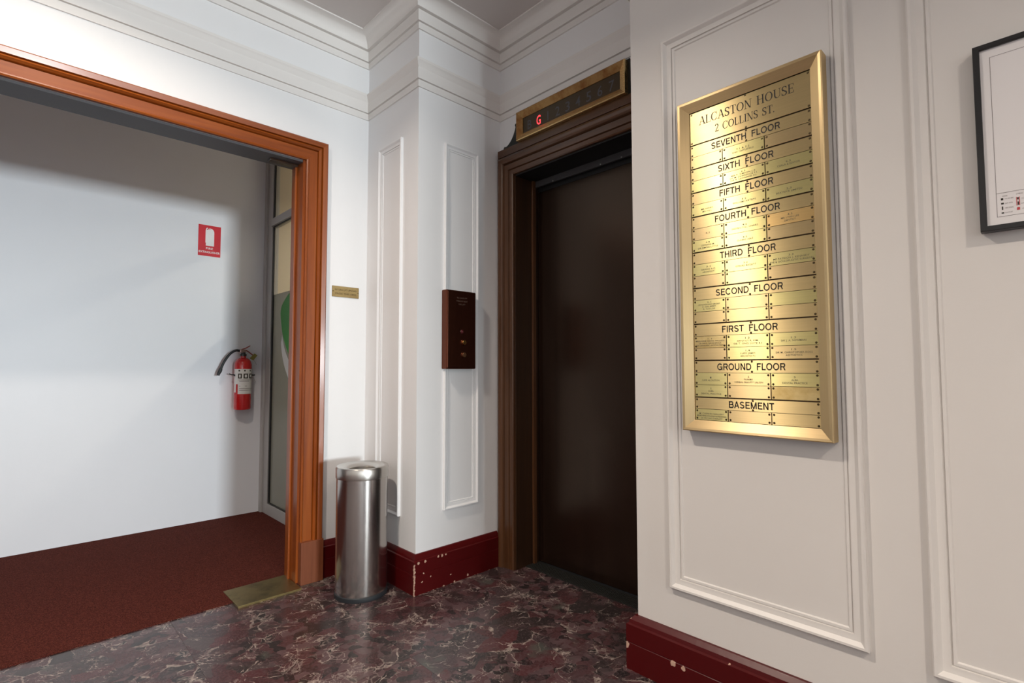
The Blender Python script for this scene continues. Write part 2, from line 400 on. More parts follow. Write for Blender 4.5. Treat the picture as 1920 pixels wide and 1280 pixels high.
def miters(path, closed):
    """unit-offset vectors pointing to the right of travel"""
    n = len(path); out = []
    def nrm(a, b):
        dx, dy = b[0] - a[0], b[1] - a[1]; L = math.hypot(dx, dy); return (dy / L, -dx / L)
    for i in range(n):
        prv = path[i - 1] if (closed or i > 0) else None
        nxt = path[(i + 1) % n] if (closed or i < n - 1) else None
        if prv is None: out.append(nrm(path[i], nxt)); continue
        if nxt is None: out.append(nrm(prv, path[i])); continue
        a, b = nrm(prv, path[i]), nrm(path[i], nxt); d = 1 + a[0] * b[0] + a[1] * b[1]
        out.append(((a[0] + b[0]) / d, (a[1] + b[1]) / d))
    return out
def sweep(name, path, prof, mp, mat, parent=None, closed=False, split=False, names=None, mats=None, deg=28):
    """prof: (offset to the right, height); mp(px, py, h) -> world"""
    mi = miters(path, closed); n = len(path); segs = n if closed else n - 1; K = len(prof); objs = []
    def ring(i): return [mp(path[i][0] + mi[i][0] * u, path[i][1] + mi[i][1] * u, h) for u, h in prof]
    if split:
        for s in range(segs):
            a, b = ring(s), ring((s + 1) % n); v = a + b
            f = [(q, q + 1, K + q + 1, K + q) for q in range(K - 1)] + [(K - 1, 0, K, 2 * K - 1), tuple(range(K)), tuple(range(2 * K - 1, K - 1, -1))]
            o = mesh(names[s] if names else name, v, f, mats[s] if mats else mat, parent); shade(o, deg); objs.append(o)
        return objs
    v, f = [], []
    for i in range(n): v += ring(i)
    for s in range(segs):
        i, j = s * K, ((s + 1) % n) * K
        f += [(i + q, i + q + 1, j + q + 1, j + q) for q in range(K - 1)] + [(i + K - 1, i, j, j + K - 1)]
    if not closed: f += [tuple(range(K)), tuple(range((n - 1) * K + K - 1, (n - 1) * K - 1, -1))]
    o = mesh(name, v, f, mat, parent); shade(o, deg); return o

# text on walls.  Two frames: 'x' = wall facing -X (text runs along -Y), 'y' = wall facing -Y (text runs along +X)
def wallmat(kind, a, z, depth):
    if kind == 'x': return Matrix(((0, 0, -1, depth), (-1, 0, 0, a), (0, 1, 0, z), (0, 0, 0, 1)))
    return Matrix(((1, 0, 0, a), (0, 0, -1, depth), (0, 1, 0, z), (0, 0, 0, 1)))
def text_geo(lines):
    """lines: list of (string, centre a, baseline z, cap height, width or None, bold) in a local 2-D frame -> verts, faces"""
    V, Fc = [], []
    for s, cx, bz, cap, width, bold in lines:
        cu = bpy.data.curves.new('t', 'FONT'); cu.body = s; cu.size = 1.0; cu.align_x = 'LEFT'; cu.resolution_u = 2
        cu.offset = bold; cu.space_character = 1.05
        ob = bpy.data.objects.new('t', cu); COL.objects.link(ob)
        bpy.context.view_layer.update()
        dg = bpy.context.evaluated_depsgraph_get()
        me = bpy.data.meshes.new_from_object(ob.evaluated_get(dg))
        xs = [v.co.x for v in me.vertices]; ys = [v.co.y for v in me.vertices]
        if xs:
            x0, x1 = min(xs), max(xs); sy = cap / 0.73
            sx = (width / (x1 - x0)) if width else sy
            k = len(V)
            V += [(cx + (v.co.x - (x0 + x1) / 2) * sx, bz + v.co.y * sy) for v in me.vertices]
            Fc += [tuple(i + k for i in p.vertices) for p in me.polygons]
        bpy.data.objects.remove(ob); bpy.data.curves.remove(cu); bpy.data.meshes.remove(me)
    return V, Fc
def flat(name, V, Fc, kind, depth, mat, parent):
    """2-D geometry (a = world Y for 'x' walls mirrored, world X for 'y' walls) laid on a wall face"""
    if kind == 'x': vv = [(depth, -a, z) for a, z in V]
    else: vv = [(a, depth, z) for a, z in V]
    return mesh(name, vv, Fc, mat, parent)
def wtext(name, lines, kind, depth, mat, parent):
    # for 'x' walls give a = -Y so that text reads left to right
    V, Fc = text_geo(lines); return flat(name, V, Fc, kind, depth, mat, parent)

# ------------------------------------------------------------------ the setting
T = dict(kind='structure')
def S(o, label, cat): return tag(o, label, cat, None, 'structure')
floor = S(boxes('floor', [(X_FAR, 2.30, Y_REAR - 0.3, YA + 0.02, -0.12, -0.004)], M['grout']), 'dark red and grey veined marble lobby floor', 'floor')
TS = 0.60; JX, JY = 1.142, 1.745
ti = None
for i in range(-8, 3):
    for j in range(-7, 3):
        x0, y0 = JX + i * TS, JY + j * TS
        x1, y1 = x0 + TS, y0 + TS
        x0c, x1c, y0c, y1c = max(x0, X_FAR), min(x1, 2.14), max(y0, Y_REAR), min(y1, YA + 0.01)
        if x1c - x0c < 0.02 or y1c - y0c < 0.02: continue
        if x0c >= XP - 0.01 and y0c >= YP - 0.01: continue
        if x0c >= XR - 0.01 and y1c <= YR + 0.01: continue
        g = 0.0004
        if y0c < -1.5 and x1c < -1.3: pass
        boxes('tile', [(x0c + g, x1c - g, y0c + g, y1c - g, -0.004, 0.0)], M['marble'], floor)

boxes('floor_slab', [(X_FAR, 1.70, Y_REAR, JY - 7 * TS - 0.0004, -0.004, 0.0)], M['marble'], floor)
S(boxes('ceiling', [(X_FAR, 2.30, Y_REAR, YA + 0.13, CEIL, CEIL + 0.1)], M['ceil']), 'plain off-white lobby ceiling inside the moulded cornice', 'ceiling')
wl = S(boxes('wall_left', [(X_FAR, DO_X0, YA, YA + 0.13, 0, CEIL), (DO_X0, DO_X1, YA, YA + 0.13, DO_Z, CEIL), (DO_X1, 3.6, YA, YA + 0.13, 0, CEIL)], M['wall']), 'white lobby wall with the wide timber-framed corridor opening', 'wall')
wp = S(boxes('wall_pier', [(XP, 2.9, YP, YA, 0, CEIL)], M['wall']), 'white panelled pier between corridor opening and lift', 'wall')
we = S(boxes('wall_lift', [(XE, XE + 0.25, LO_Y1, YP, 0, CEIL), (XE, XE + 0.25, YR, LO_Y0, 0, CEIL), (XE, XE + 0.25, LO_Y0, LO_Y1, LO_Z, CEIL)], M['wall']), 'off-white recessed wall around the lift doorway', 'wall')
wr = S(boxes('wall_right', [(XR, XE + 0.25, Y_REAR, YR, 0, CEIL)], M['wall_r']), 'warm white panelled wall carrying the brass directory', 'wall')
S(boxes('wall_daylight_block', [(1.05, XR, -2.95, -2.55, 0, CEIL)], M['wall_r']), 'unseen white pier added to keep daylight off the directory wall', 'wall')  # unseen pier, added to block street daylight from the directory wall
S(boxes('wall_far', [(X_FAR - 0.1, X_FAR, Y_REAR, YW, 0, CEIL)], M['wall']), 'plain white lobby end wall', 'wall')
EX0, EX1, EZ = -0.55, 0.75, 1.98
S(boxes('wall_rear', [(X_FAR, EX0, Y_REAR - 0.12, Y_REAR, 0, CEIL), (EX1, 2.3, Y_REAR - 0.12, Y_REAR, 0, CEIL), (EX0, EX1, Y_REAR - 0.12, Y_REAR, EZ, CEIL)], M['leaf']), 'unseen street wall made dark for the bin reflections, with the glazed entrance', 'wall')  # unseen wall; dark finish put in so the bin has something dark to reflect
d3 = thing('door_3', 'timber entrance door to the street with a tall glass pane', 'door', (0.10, Y_REAR - 0.06, 0), kind='structure')
boxes('door_frame', [(EX0, EX0 + 0.05, Y_REAR - 0.09, Y_REAR - 0.03, 0, EZ), (EX1 - 0.05, EX1, Y_REAR - 0.09, Y_REAR - 0.03, 0, EZ), (EX0 + 0.05, EX1 - 0.05, Y_REAR - 0.09, Y_REAR - 0.03, EZ - 0.05, EZ), (EX0 + 0.05, EX1 - 0.05, Y_REAR - 0.09, Y_REAR - 0.03, 0, 0.80)], M['lift_in'], d3)
boxes('pane', [(EX0 + 0.05, EX1 - 0.05, Y_REAR - 0.064, Y_REAR - 0.058, 0.80, EZ - 0.05)], M['glass'], d3)

# corridor behind the opening
S(boxes('wall_corridor', [(X_FAR, XG + 0.05, YW, YW + 0.1, 0, 2.95)], M['wall_cool']), 'blank white corridor wall with the fire extinguisher', 'wall')
S(boxes('ceiling_corridor', [(X_FAR, 3.7, YA + 0.13, YW + 0.1, 2.90, 3.0)], M['ceil']), 'plain low corridor ceiling', 'ceiling')
cf = boxes('corridor_carpet', [(X_FAR, XG + 0.04, YA - 0.003, YW, -0.02, 0.006), ], M['carpet'])
tag(cf, 'dark red short-pile carpet covering the corridor floor', 'carpet', None, 'structure')
S(boxes('wall_office', [(XG + 0.05, 3.7, YW, YW + 0.1, 0, 2.95), (3.6, 3.7, YA, YW, 0, 2.95)], M['beige']), 'beige wall of the room behind the glazed partition', 'wall')
S(boxes('floor_office', [(XG + 0.04, 3.6, YA + 0.13, YW, -0.02, 0.0)], M['carpet']), 'dark red carpet of the room behind the partition', 'floor')

# cornices (one continuous run around the alcove)
run = [(X_FAR, YA), (XP, YA), (XP, YP), (XE, YP), (XE, YR), (XR, YR), (XR, -2.55), (1.05, -2.55), (1.05, -2.95), (XR, -2.95), (XR, Y_REAR)]
mpz = lambda x, y, h: (x, y, h)
c1 = [(0, 2.541), (0.008, 2.541), (0.008, 2.575), (0.003, 2.576), (0.003, 2.580), (0.014, 2.581), (0.014, 2.636), (0.010, 2.638), (0.010, 2.642), (0.015, 2.650), (0.020, 2.664), (0.026, 2.672), (0.026, 2.682), (0.021, 2.683), (0.021, 2.688), (0.0, 2.692)]
S(sweep('trim_1', run, c1, mpz, M['cornice']), 'stepped white picture-rail moulding running below the frieze', 'moulding')
arc = [(0.030 + 0.055 * (1 - math.cos(t)), 2.958 + 0.050 * math.sin(t)) for t in [math.pi / 2 * k / 8 for k in range(9)]]
c2 = [(0, 2.846), (0.009, 2.846), (0.009, 2.879), (0.004, 2.880), (0.004, 2.884), (0.016, 2.885), (0.016, 2.942), (0.011, 2.943), (0.011, 2.947), (0.030, 2.948), (0.030, 2.958)] + arc[1:] + [(0.094, 3.008), (0.094, CEIL + 0.002), (0.0, CEIL + 0.002)]
S(sweep('trim_2', run, c2, mpz, M['cornice']), 'white coved cornice where walls meet the ceiling', 'cornice')

# skirtings
sk = [(0, 0), (0.022, 0), (0.022, 0.095), (0.0205, 0.097), (0.022, 0.099), (0.022, 0.160), (0.017, 0.164), (0.015, 0.176), (0.006, 0.190), (0, 0.191)]
S(sweep('baseboard_left', [(1.214, YA), (XP, YA), (XP, YP), (1.999, YP)], sk, mpz, M['skirt']), 'chipped oxblood skirting wrapping the pier beside the bin', 'skirting')
sk2 = [(u * 1.45, h) for u, h in sk]
S(sweep('baseboard_right', [(1.999, YR), (XR, YR), (XR, -2.55), (1.05, -2.55), (1.05, -2.95), (XR, -2.95), (XR, Y_REAR)], sk2, mpz, M['skirt']), 'scuffed oxblood skirting below the directory wall', 'skirting')
S(sweep('baseboard_far', [(X_FAR, Y_REAR), (X_FAR, YA), (DO_X0 - 0.115, YA)], sk, mpz, M['skirt']), 'oxblood skirting along the lobby end wall', 'skirting')

# applied panel mouldings
pm = [(0, 0), (0.0005, 0.015), (0.004, 0.0185), (0.010, 0.0180), (0.020, 0.0085), (0.026, 0.0070), (0.036, 0.0070), (0.0370, 0.0015), (0.0395, 0.0015), (0.0405, 0.0045), (0.047, 0.0040), (0.050, 0)]
def panel(kind, a0, a1, z0, z1, base, mat, parent, sc=1.0):
    pr = [(u * sc, h * sc) for u, h in pm]
    path = [(a0, z0), (a0, z1), (a1, z1), (a1, z0)]     # clockwise: the right of travel is inward
    if kind == 'y': mp = lambda a, z, h: (a, base - h, z)
    else:
        mp = lambda a, z, h: (base - h, a, z)
    sweep('panel_moulding', path, pr, mp, mat, parent, closed=True)
panel('x', 2.350, 2.590, 0.345, 2.322, XP, M['wall'], wp, 0.85)
panel('y', 1.628, 1.859, 0.372, 2.297, YP, M['wall'], wp, 0.75)
panel('x', 0.374, 0.963, 0.333, 2.297, XR, M['wall_r'], wr)
panel('x', -1.10, 0.241, 0.329, 2.297, XR, M['wall_r'], wr)
panel('x', -2.40, -1.24, 0.329, 2.297, XR, M['wall_r'], wr)

# timber casing round the corridor opening
d1 = thing('door_1', 'varnished orange timber casing around the wide corridor opening', 'door frame', (0, YA, 0), kind='structure')
pc = [(0, 0), (0, 0.016), (0.006, 0.020), (0.011, 0.019), (0.014, 0.013), (0.058, 0.016), (0.061, 0.010), (0.064, 0.022), (0.072, 0.030), (0.079, 0.026), (0.082, 0.018), (0.085, 0.030), (0.106, 0.035), (0.112, 0.030), (0.112, 0)]
path = [(DO_X1, 0.0), (DO_X1, DO_Z), (DO_X0, DO_Z), (DO_X0, 0.0)]
sweep('casing', path, pc, lambda a, z, h: (a, YA - h, z), None, d1, split=True, names=['casing_upright', 'casing_head', 'casing_upright'], mats=[M['wood_z'], M['wood_x'], M['wood_z']])
M['plinth'] = wood('worn_plinth_timber', (0.13, 0.036, 0.014), (0.19, 0.055, 0.022), (0.22, 0.072, 0.032), 2, 0.5, 0.1)
for a, b in ((DO_X1 - 0.001, DO_X1 + 0.116), (DO_X0 - 0.116, DO_X0 + 0.001)):
    boxes('plinth_block', [(a, b, YA - 0.039, YA, 0, 0.212)], M['plinth'], d1, 0.002)
# lining (reveals) and dark soffit
boxes('jamb_lining', [(DO_X1 - 0.012, DO_X1, YA, YA + 0.150, 0.0, DO_Z)], M['wood_z'], d1)
boxes('jamb_lining', [(DO_X0, DO_X0 + 0.012, YA, YA + 0.150, 0.0, DO_Z)], M['wood_z'], d1)
boxes('jamb_bead', [(DO_X1 - 0.024, DO_X1 - 0.012, YA + 0.075, YA + 0.100, 0.0, DO_Z - 0.012)], M['wood_z'], d1, 0.003)
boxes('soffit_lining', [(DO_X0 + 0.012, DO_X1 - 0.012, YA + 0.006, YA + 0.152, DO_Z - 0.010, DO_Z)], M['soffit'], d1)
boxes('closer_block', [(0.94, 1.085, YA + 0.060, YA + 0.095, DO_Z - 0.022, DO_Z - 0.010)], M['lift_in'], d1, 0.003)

# lift doorway
d2 = thing('door_2', 'dark brown lift door in a moulded brown casing', 'lift door', (XE, 1.666, 0), kind='structure')
pl = [(0, 0), (0, 0.014), (0.006, 0.018), (0.026, 0.018), (0.029, 0.012), (0.033, 0.021), (0.062, 0.023), (0.066, 0.017), (0.072, 0.030), (0.084, 0.037), (0.097, 0.038), (0.108, 0.033), (0.115, 0.022), (0.115, 0)]
path = [(LO_Y0, 0.0), (LO_Y0, LO_Z), (LO_Y1, LO_Z), (LO_Y1, 0.0)]
sweep('casing', path, [(-u, h) for u, h in pl], lambda a, z, h: (XE - h, a, z), None, d2, split=True, names=['casing_upright', 'casing_head', 'casing_upright'], mats=[M['lift_z'], M['lift_y'], M['lift_z']])
cap = [(0, 2.306), (0.034, 2.306), (0.040, 2.318), (0.040, 2.330), (0.048, 2.342), (0.048, 2.352), (0, 2.352)]
boxes('casing_frieze', [(XE - 0.03, XE, 1.135, 2.197, 2.309, 2.353)], M['lift_y'], d2, 0.003)
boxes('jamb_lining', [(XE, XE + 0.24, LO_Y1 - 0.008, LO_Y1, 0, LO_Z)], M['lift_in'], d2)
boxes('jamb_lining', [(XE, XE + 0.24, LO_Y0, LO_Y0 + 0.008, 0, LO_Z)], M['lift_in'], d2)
boxes('head_lining', [(XE, XE + 0.24, LO_Y0 + 0.008, LO_Y1 - 0.008, LO_Z - 0.008, LO_Z)], M['slot'], d2)
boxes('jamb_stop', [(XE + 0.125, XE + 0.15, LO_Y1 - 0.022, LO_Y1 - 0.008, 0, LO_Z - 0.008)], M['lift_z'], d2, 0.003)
boxes('track_bar', [(XE + 0.150, XE + 0.165, LO_Y0 + 0.008, LO_Y1 - 0.008, 2.152, 2.187)], M['bar'], d2)
boxes('track_gap', [(XE + 0.185, XE + 0.20, LO_Y0 + 0.008, LO_Y1 - 0.008, 2.10, 2.187)], M['slot'], d2)
boxes('door_leaf', [(XE + 0.176, XE + 0.212, LO_Y0 + 0.009, LO_Y1 - 0.012, 0.008, 2.128)], M['leaf'], d2, 0.003)
M['sill'] = plain('grey_metal_sill', (0.045, 0.045, 0.043), 0.45, 0.6)
sill = boxes('sill_plate', [(XE + 0.07, XE + 0.24, LO_Y0 + 0.008, LO_Y1 - 0.008, -0.003, 0.004)], M['sill'], d2)
boxes('sill_rib', [(XE + 0.078 + k * 0.013, XE + 0.084 + k * 0.013, LO_Y0 + 0.01, LO_Y1 - 0.01, 0.004, 0.0065) for k in range(7)], M['sill'], sill)
for k, y in enumerate((1.93, 1.60, 1.47)):
    lathe('bolt_head', [(0.0, -0.004), (0.003, -0.003), (0.004, 0)], (XE + 0.150, y, 2.157), M['lid_steel'], d2, 8, 'x')

# ------------------------------------------------------------------ glazed partition at the corridor end
w1 = thing('window_1', 'grey aluminium glazed partition with green film at the corridor end', 'partition', (XG, 3.6, 0), kind='structure')
Y0p = YA + 0.13
boxes('frame_stile', [(XG - 0.02, XG + 0.03, YW - 0.135, YW, 0, 2.9)], M['alu'], w1, 0.002)
boxes('frame_post', [(XG - 0.035, XG - 0.02, YW - 0.045, YW, 0, 2.9)], M['alu'], w1, 0.002)
boxes('frame_stile', [(XG - 0.02, XG + 0.03, Y0p, Y0p + 0.10, 0, 2.9)], M['alu'], w1, 0.002)
boxes('transom', [(XG - 0.032, XG + 0.03, Y0p + 0.10, YW - 0.135, 2.195, 2.250)], M['alu'], w1, 0.002)
boxes('bottom_rail', [(XG - 0.02, XG + 0.03, Y0p + 0.10, YW - 0.135, 0, 0.085)], M['alu'], w1, 0.002)
ya, yb = Y0p + 0.10, YW - 0.135
def gasket(z0, z1):
    boxes('gasket', [(XG - 0.014, XG - 0.004, yb - 0.018, yb, z0, z1), (XG - 0.014, XG - 0.004, ya, ya + 0.012, z0, z1), (XG - 0.014, XG - 0.004, ya + 0.012, yb - 0.018, z0, z0 + 0.009), (XG - 0.014, XG - 0.004, ya + 0.012, yb - 0.018, z1 - 0.009, z1)], M['black'], w1)
gasket(0.085, 2.195); gasket(2.250, 2.9)
boxes('pane', [(XG - 0.002, XG + 0.004, ya, yb, 2.250, 2.9)], M['glass'], w1)
boxes('pane', [(XG - 0.002, XG + 0.004, ya, yb, 1.665, 2.195)], M['glass'], w1)
pane = boxes('pane', [(XG - 0.002, XG + 0.004, ya, yb, 0.085, 1.665)], M['frost'], w1)
# printed green and white curved film (flat decal)
def decal(name, L, Rr, mat, dx):
    v = [(XG - 0.0030 - dx, y, z) for y, z in L + Rr[::-1]]
    mesh(name, v, [tuple(range(len(v)))], mat, pane)
gl = spline([(3.60, 1.72 - 0.02, 0), (3.78, 1.668, 0), (3.93, 1.60, 0), (3.995, 1.535, 0), (3.985, 1.45, 0), (3.945, 1.345, 0), (3.87, 1.245, 0), (3.77, 1.165, 0), (3.60, 1.10, 0)], 6)
gl = [(p.x, min(p.y, 1.662)) for p in gl]
decal('green_film', gl, [(3.60, 1.10), (3.60, 1.66)], M['green'], 0.0)
wl_ = spline([(3.955, 1.348, 0), (3.965, 1.315, 0), (3.975, 1.28, 0), (3.94, 1.18, 0), (3.88, 1.09, 0), (3.79, 1.01, 0), (3.60, 0.93, 0)], 6)
wr_ = spline([(3.955, 1.348, 0), (3.92, 1.27, 0), (3.865, 1.20, 0), (3.77, 1.125, 0), (3.60, 1.05, 0)], 6)
decal('white_film', [(p.x, p.y) for p in wl_], [(p.x, p.y) for p in wr_], M['white_film'], 0.0006)

# ------------------------------------------------------------------ ceiling downlights
def downlight(x, y, zc, energy, label, col=(1.0, 0.87, 0.74), rad=0.07, spread=142):
    t = thing('downlight', label, 'ceiling light', (x, y, zc), 'recessed ceiling downlights')
    lathe('trim_ring', [(rad, 0.0), (rad, -0.006), (rad + 0.012, -0.010), (rad + 0.030, -0.006), (rad + 0.032, 0.0)], (x, y, zc), M['sign_white'], t, 40)
    gm = bpy.data.materials.get('lamp_lens')
    if gm is None:
        g = N('lamp_lens'); g.set(Base_Color=(0.9, 0.9, 0.9, 1)); g.b.inputs['Emission Color'].default_value = (1, 0.86, 0.70, 1); g.b.inputs['Emission Strength'].default_value = 8.0; gm = g.m
    lathe('lens', [(0.0, -0.002), (rad, -0.002)], (x, y, zc), gm, t, 32)
    la = bpy.data.lights.new('downlight_lamp', 'AREA'); la.shape = 'DISK'; la.size = rad * 1.9; la.energy = energy; la.color = col
    la.spread = math.radians(spread)
    lo = link(bpy.data.objects.new('downlight_lamp', la)); lo.location = (x, y, zc - 0.012); attach(lo, t)
downlight(0.0, 1.62, CEIL, 28, 'round recessed downlight nearest the corridor opening')
downlight(0.0, -1.55, CEIL, 33, 'round recessed downlight over the middle of the lobby')
downlight(-2.1, 0.1, CEIL, 20, 'round recessed downlight near the lobby end wall')
downlight(0.0, -5.0, CEIL, 26, 'round recessed downlight towards the street entrance')
downlight(-2.1, -4.0, CEIL, 20, 'round recessed downlight over the far side of the lobby')
downlight(2.6, 3.5, 2.90, 20, 'unseen downlight added to brighten the room behind the partition')  # added fill lamp: lifts the room seen through the glass
downlight(-1.7, 3.5, 2.90, 1.5, 'unseen weak downlight added to brighten the corridor')  # added fill lamp: raises the dim corridor a little

# ------------------------------------------------------------------ brass directory board
XB = XR
D_Y0, D_Y1, D_Z0, D_Z1 = 0.434, 0.887, 0.889, 2.018
dr = thing('directory_board', 'tall brass floor directory headed Alcaston House on the right wall', 'directory', (XB, 0.66, D_Z0))
fp = [(0, 0), (0, 0.043), (0.003, 0.046), (0.010, 0.045), (0.036, 0.026), (0.036, 0.0)]
path = [(D_Y0, D_Z0), (D_Y0, D_Z1), (D_Y1, D_Z1), (D_Y1, D_Z0)]
sweep('frame', path, fp, lambda a, z, h: (XB - h, a, z), None, dr, closed=True, split=True, names=['frame_stile', 'frame_rail', 'frame_stile', 'frame_rail'], mats=[M['frame_brass_z'], M['frame_brass'], M['frame_brass_z'], M['frame_brass']], deg=20)
boxes('backing_panel', [(XB - 0.018, XB, D_Y0 + 0.036, D_Y1 - 0.036, D_Z0 + 0.036, D_Z1 - 0.036)], M['back_dark'], dr)
PY0, PY1 = D_Y0 + 0.0365, D_Y1 - 0.0365
C = [PY1, 0.739, 0.605, PY0]           # column edges, left to right
XPL = XB - 0.018; TH = 0.004
def screws(pl, y0, y1, z0, z1, mid=False):
    v, f = [], []; r = 0.0035
    pts = [(y0 + 0.0062, z0 + 0.0062), (y1 - 0.0062, z0 + 0.0062), (y0 + 0.0062, z1 - 0.0062), (y1 - 0.0062, z1 - 0.0062)]
    if mid: pts += [((y0 + y1) / 2, z0 + 0.004), ((y0 + y1) / 2, z1 - 0.004)]
    for py, pz in pts:
        k = len(v); v += [(XPL - TH - 0.0012, py + r * 0.7 * math.cos(a), pz + r * 0.7 * math.sin(a)) for a in [math.pi / 4 * q for q in range(8)]]
        v += [(XPL - TH - 0.0, py + r * math.cos(a), pz + r * math.sin(a)) for a in [math.pi / 4 * q for q in range(8)]]
        f += [tuple(range(k, k + 8))] + [(k + q, k + (q + 1) % 8, k + 8 + (q + 1) % 8, k + 8 + q) for q in range(8)]
    mesh('screws', v, f, M['screw'], pl)['kind'] = 'stuff'
def plate(name, y0, y1, z0, z1, mat, lines=None, mid=False, ink=None, scr=True):
    g = 0.0007
    p = boxes(name, [(XPL - TH, XPL, y0 + g, y1 - g, z0 + g, z1 - g)], mat, dr)
    if scr: screws(p, y0, y1, z0, z1, mid)
    if lines: wtext('lettering', lines, 'x', XPL - TH - 0.0004, ink or M['ink'], p)
    return p

# engraved roman capitals, drawn as strokes: unit cap height
def roman():
    TK, TN, SE = 0.145, 0.05, 0.045
    def quad(a, b, w):          # slanted bar with horizontal ends
        return [(a[0] - w / 2, a[1]), (a[0] + w / 2, a[1]), (b[0] + w / 2, b[1]), (b[0] - w / 2, b[1])]
    def rect(x0, x1, y0, y1): return [(x0, y0), (x1, y0), (x1, y1), (x0, y1)]
    def ser(x, y, w=0.30): return rect(x - w / 2, x + w / 2, y if y == 0 else y - SE, SE if y == 0 else y)
    def arcq(cx, cy, rx, ry, a0, a1, thick, n=14):
        out = []
        for i in range(n):
            t0 = math.radians(a0 + (a1 - a0) * i / n); t1 = math.radians(a0 + (a1 - a0) * (i + 1) / n); q = []
            for t, side in ((t0, 1), (t1, 1), (t1, -1), (t0, -1)):
                w = thick(t) / 2 * side; nx, ny = math.cos(t), math.sin(t)
                q.append((cx + rx * nx + w * nx, cy + ry * ny + w * ny))
            out.append(q)
        return out
    th = lambda t: TN + (TK - TN) * abs(math.cos(t)) ** 1.3
    G = {}
    G['A'] = (0.92, [quad((0.14, 0), (0.45, 1), TN), quad((0.78, 0), (0.47, 1), TK), rect(0.25, 0.66, 0.33, 0.33 + TN), ser(0.14, 0), ser(0.78, 0, 0.34)])
    G['L'] = (0.74, [rect(0.12, 0.12 + TK, 0, 1), ser(0.19, 1, 0.34), rect(0.02, 0.68, 0, SE), quad((0.66, 0), (0.68, 0.26), TN)])
    G['C'] = (0.90, arcq(0.48, 0.5, 0.37, 0.475, 48, 312, th, 22) + [quad((0.78, 0.66), (0.80, 0.98), TN), quad((0.77, 0.12), (0.80, 0.30), TN)])
    G['S'] = (0.70, arcq(0.35, 0.735, 0.225, 0.24, 30, 235, lambda t: TN + (TK - TN) * 0.8 * abs(math.cos(t)), 14) + [quad((0.19, 0.64), (0.20, 0.60), TK * 0.6)] + arcq(0.33, 0.26, 0.25, 0.235, -150, 62, lambda t: TN + (TK - TN) * 0.9 * abs(math.cos(t)), 16) + [[(0.16, 0.62), (0.24, 0.68), (0.52, 0.40), (0.44, 0.33)], quad((0.58, 0.70), (0.58, 0.96), TN), quad((0.08, 0.04), (0.07, 0.32), TN)])
    G['T'] = (0.84, [rect(0.42 - TK / 2, 0.42 + TK / 2, 0, 1), ser(0.42, 0, 0.36), rect(0.06, 0.78, 1 - SE, 1), quad((0.05, 0.74), (0.07, 1), TN), quad((0.79, 0.74), (0.77, 1), TN)])
    G['O'] = (0.98, arcq(0.49, 0.5, 0.37, 0.475, 0, 360, th, 28))
    G['N'] = (0.96, [rect(0.14, 0.14 + TN, 0, 1), rect(0.76, 0.76 + TN, 0, 1), quad((0.75, 0), (0.17, 1), TK), ser(0.165, 0), ser(0.14, 1, 0.24), ser(0.785, 1)])
    G['H'] = (0.98, [rect(0.13, 0.13 + TK, 0, 1), rect(0.70, 0.70 + TK, 0, 1), rect(0.2, 0.75, 0.50, 0.50 + TN), ser(0.2, 0, 0.34), ser(0.2, 1, 0.34), ser(0.775, 0, 0.34), ser(0.775, 1, 0.34)])
    G['U'] = (0.94, [rect(0.13, 0.13 + TK, 0.33, 1), rect(0.76, 0.76 + TN, 0.33, 1), ser(0.2, 1, 0.34), ser(0.785, 1)] + arcq(0.495, 0.34, 0.29, 0.31, 180, 360, lambda t: TN + (TK - TN) * max(0, -math.cos(t)) ** 0.8, 16))
    G['E'] = (0.78, [rect(0.12, 0.12 + TK, 0, 1), rect(0.03, 0.66, 1 - SE, 1), rect(0.03, 0.70, 0, SE), rect(0.2, 0.52, 0.49, 0.49 + TN), quad((0.67, 0.76), (0.66, 1), TN), quad((0.69, 0), (0.71, 0.26), TN), quad((0.53, 0.40), (0.53, 0.62), TN)])
    G['I'] = (0.44, [rect(0.15, 0.15 + TK, 0, 1), ser(0.22, 0, 0.34), ser(0.22, 1, 0.34)])
    G['2'] = (0.70, arcq(0.33, 0.72, 0.23, 0.25, -20, 170, lambda t: TN + (TK - TN) * abs(math.cos(t)), 14) + [[(0.50, 0.64), (0.62, 0.64), (0.20, 0.08), (0.08, 0.08)], rect(0.06, 0.62, 0, 0.10), quad((0.61, 0.0), (0.64, 0.22), TN)])
    G['.'] = (0.26, [rect(0.06, 0.20, 0, 0.13)])
    G[' '] = (0.55, [])
    return G
RG = roman()
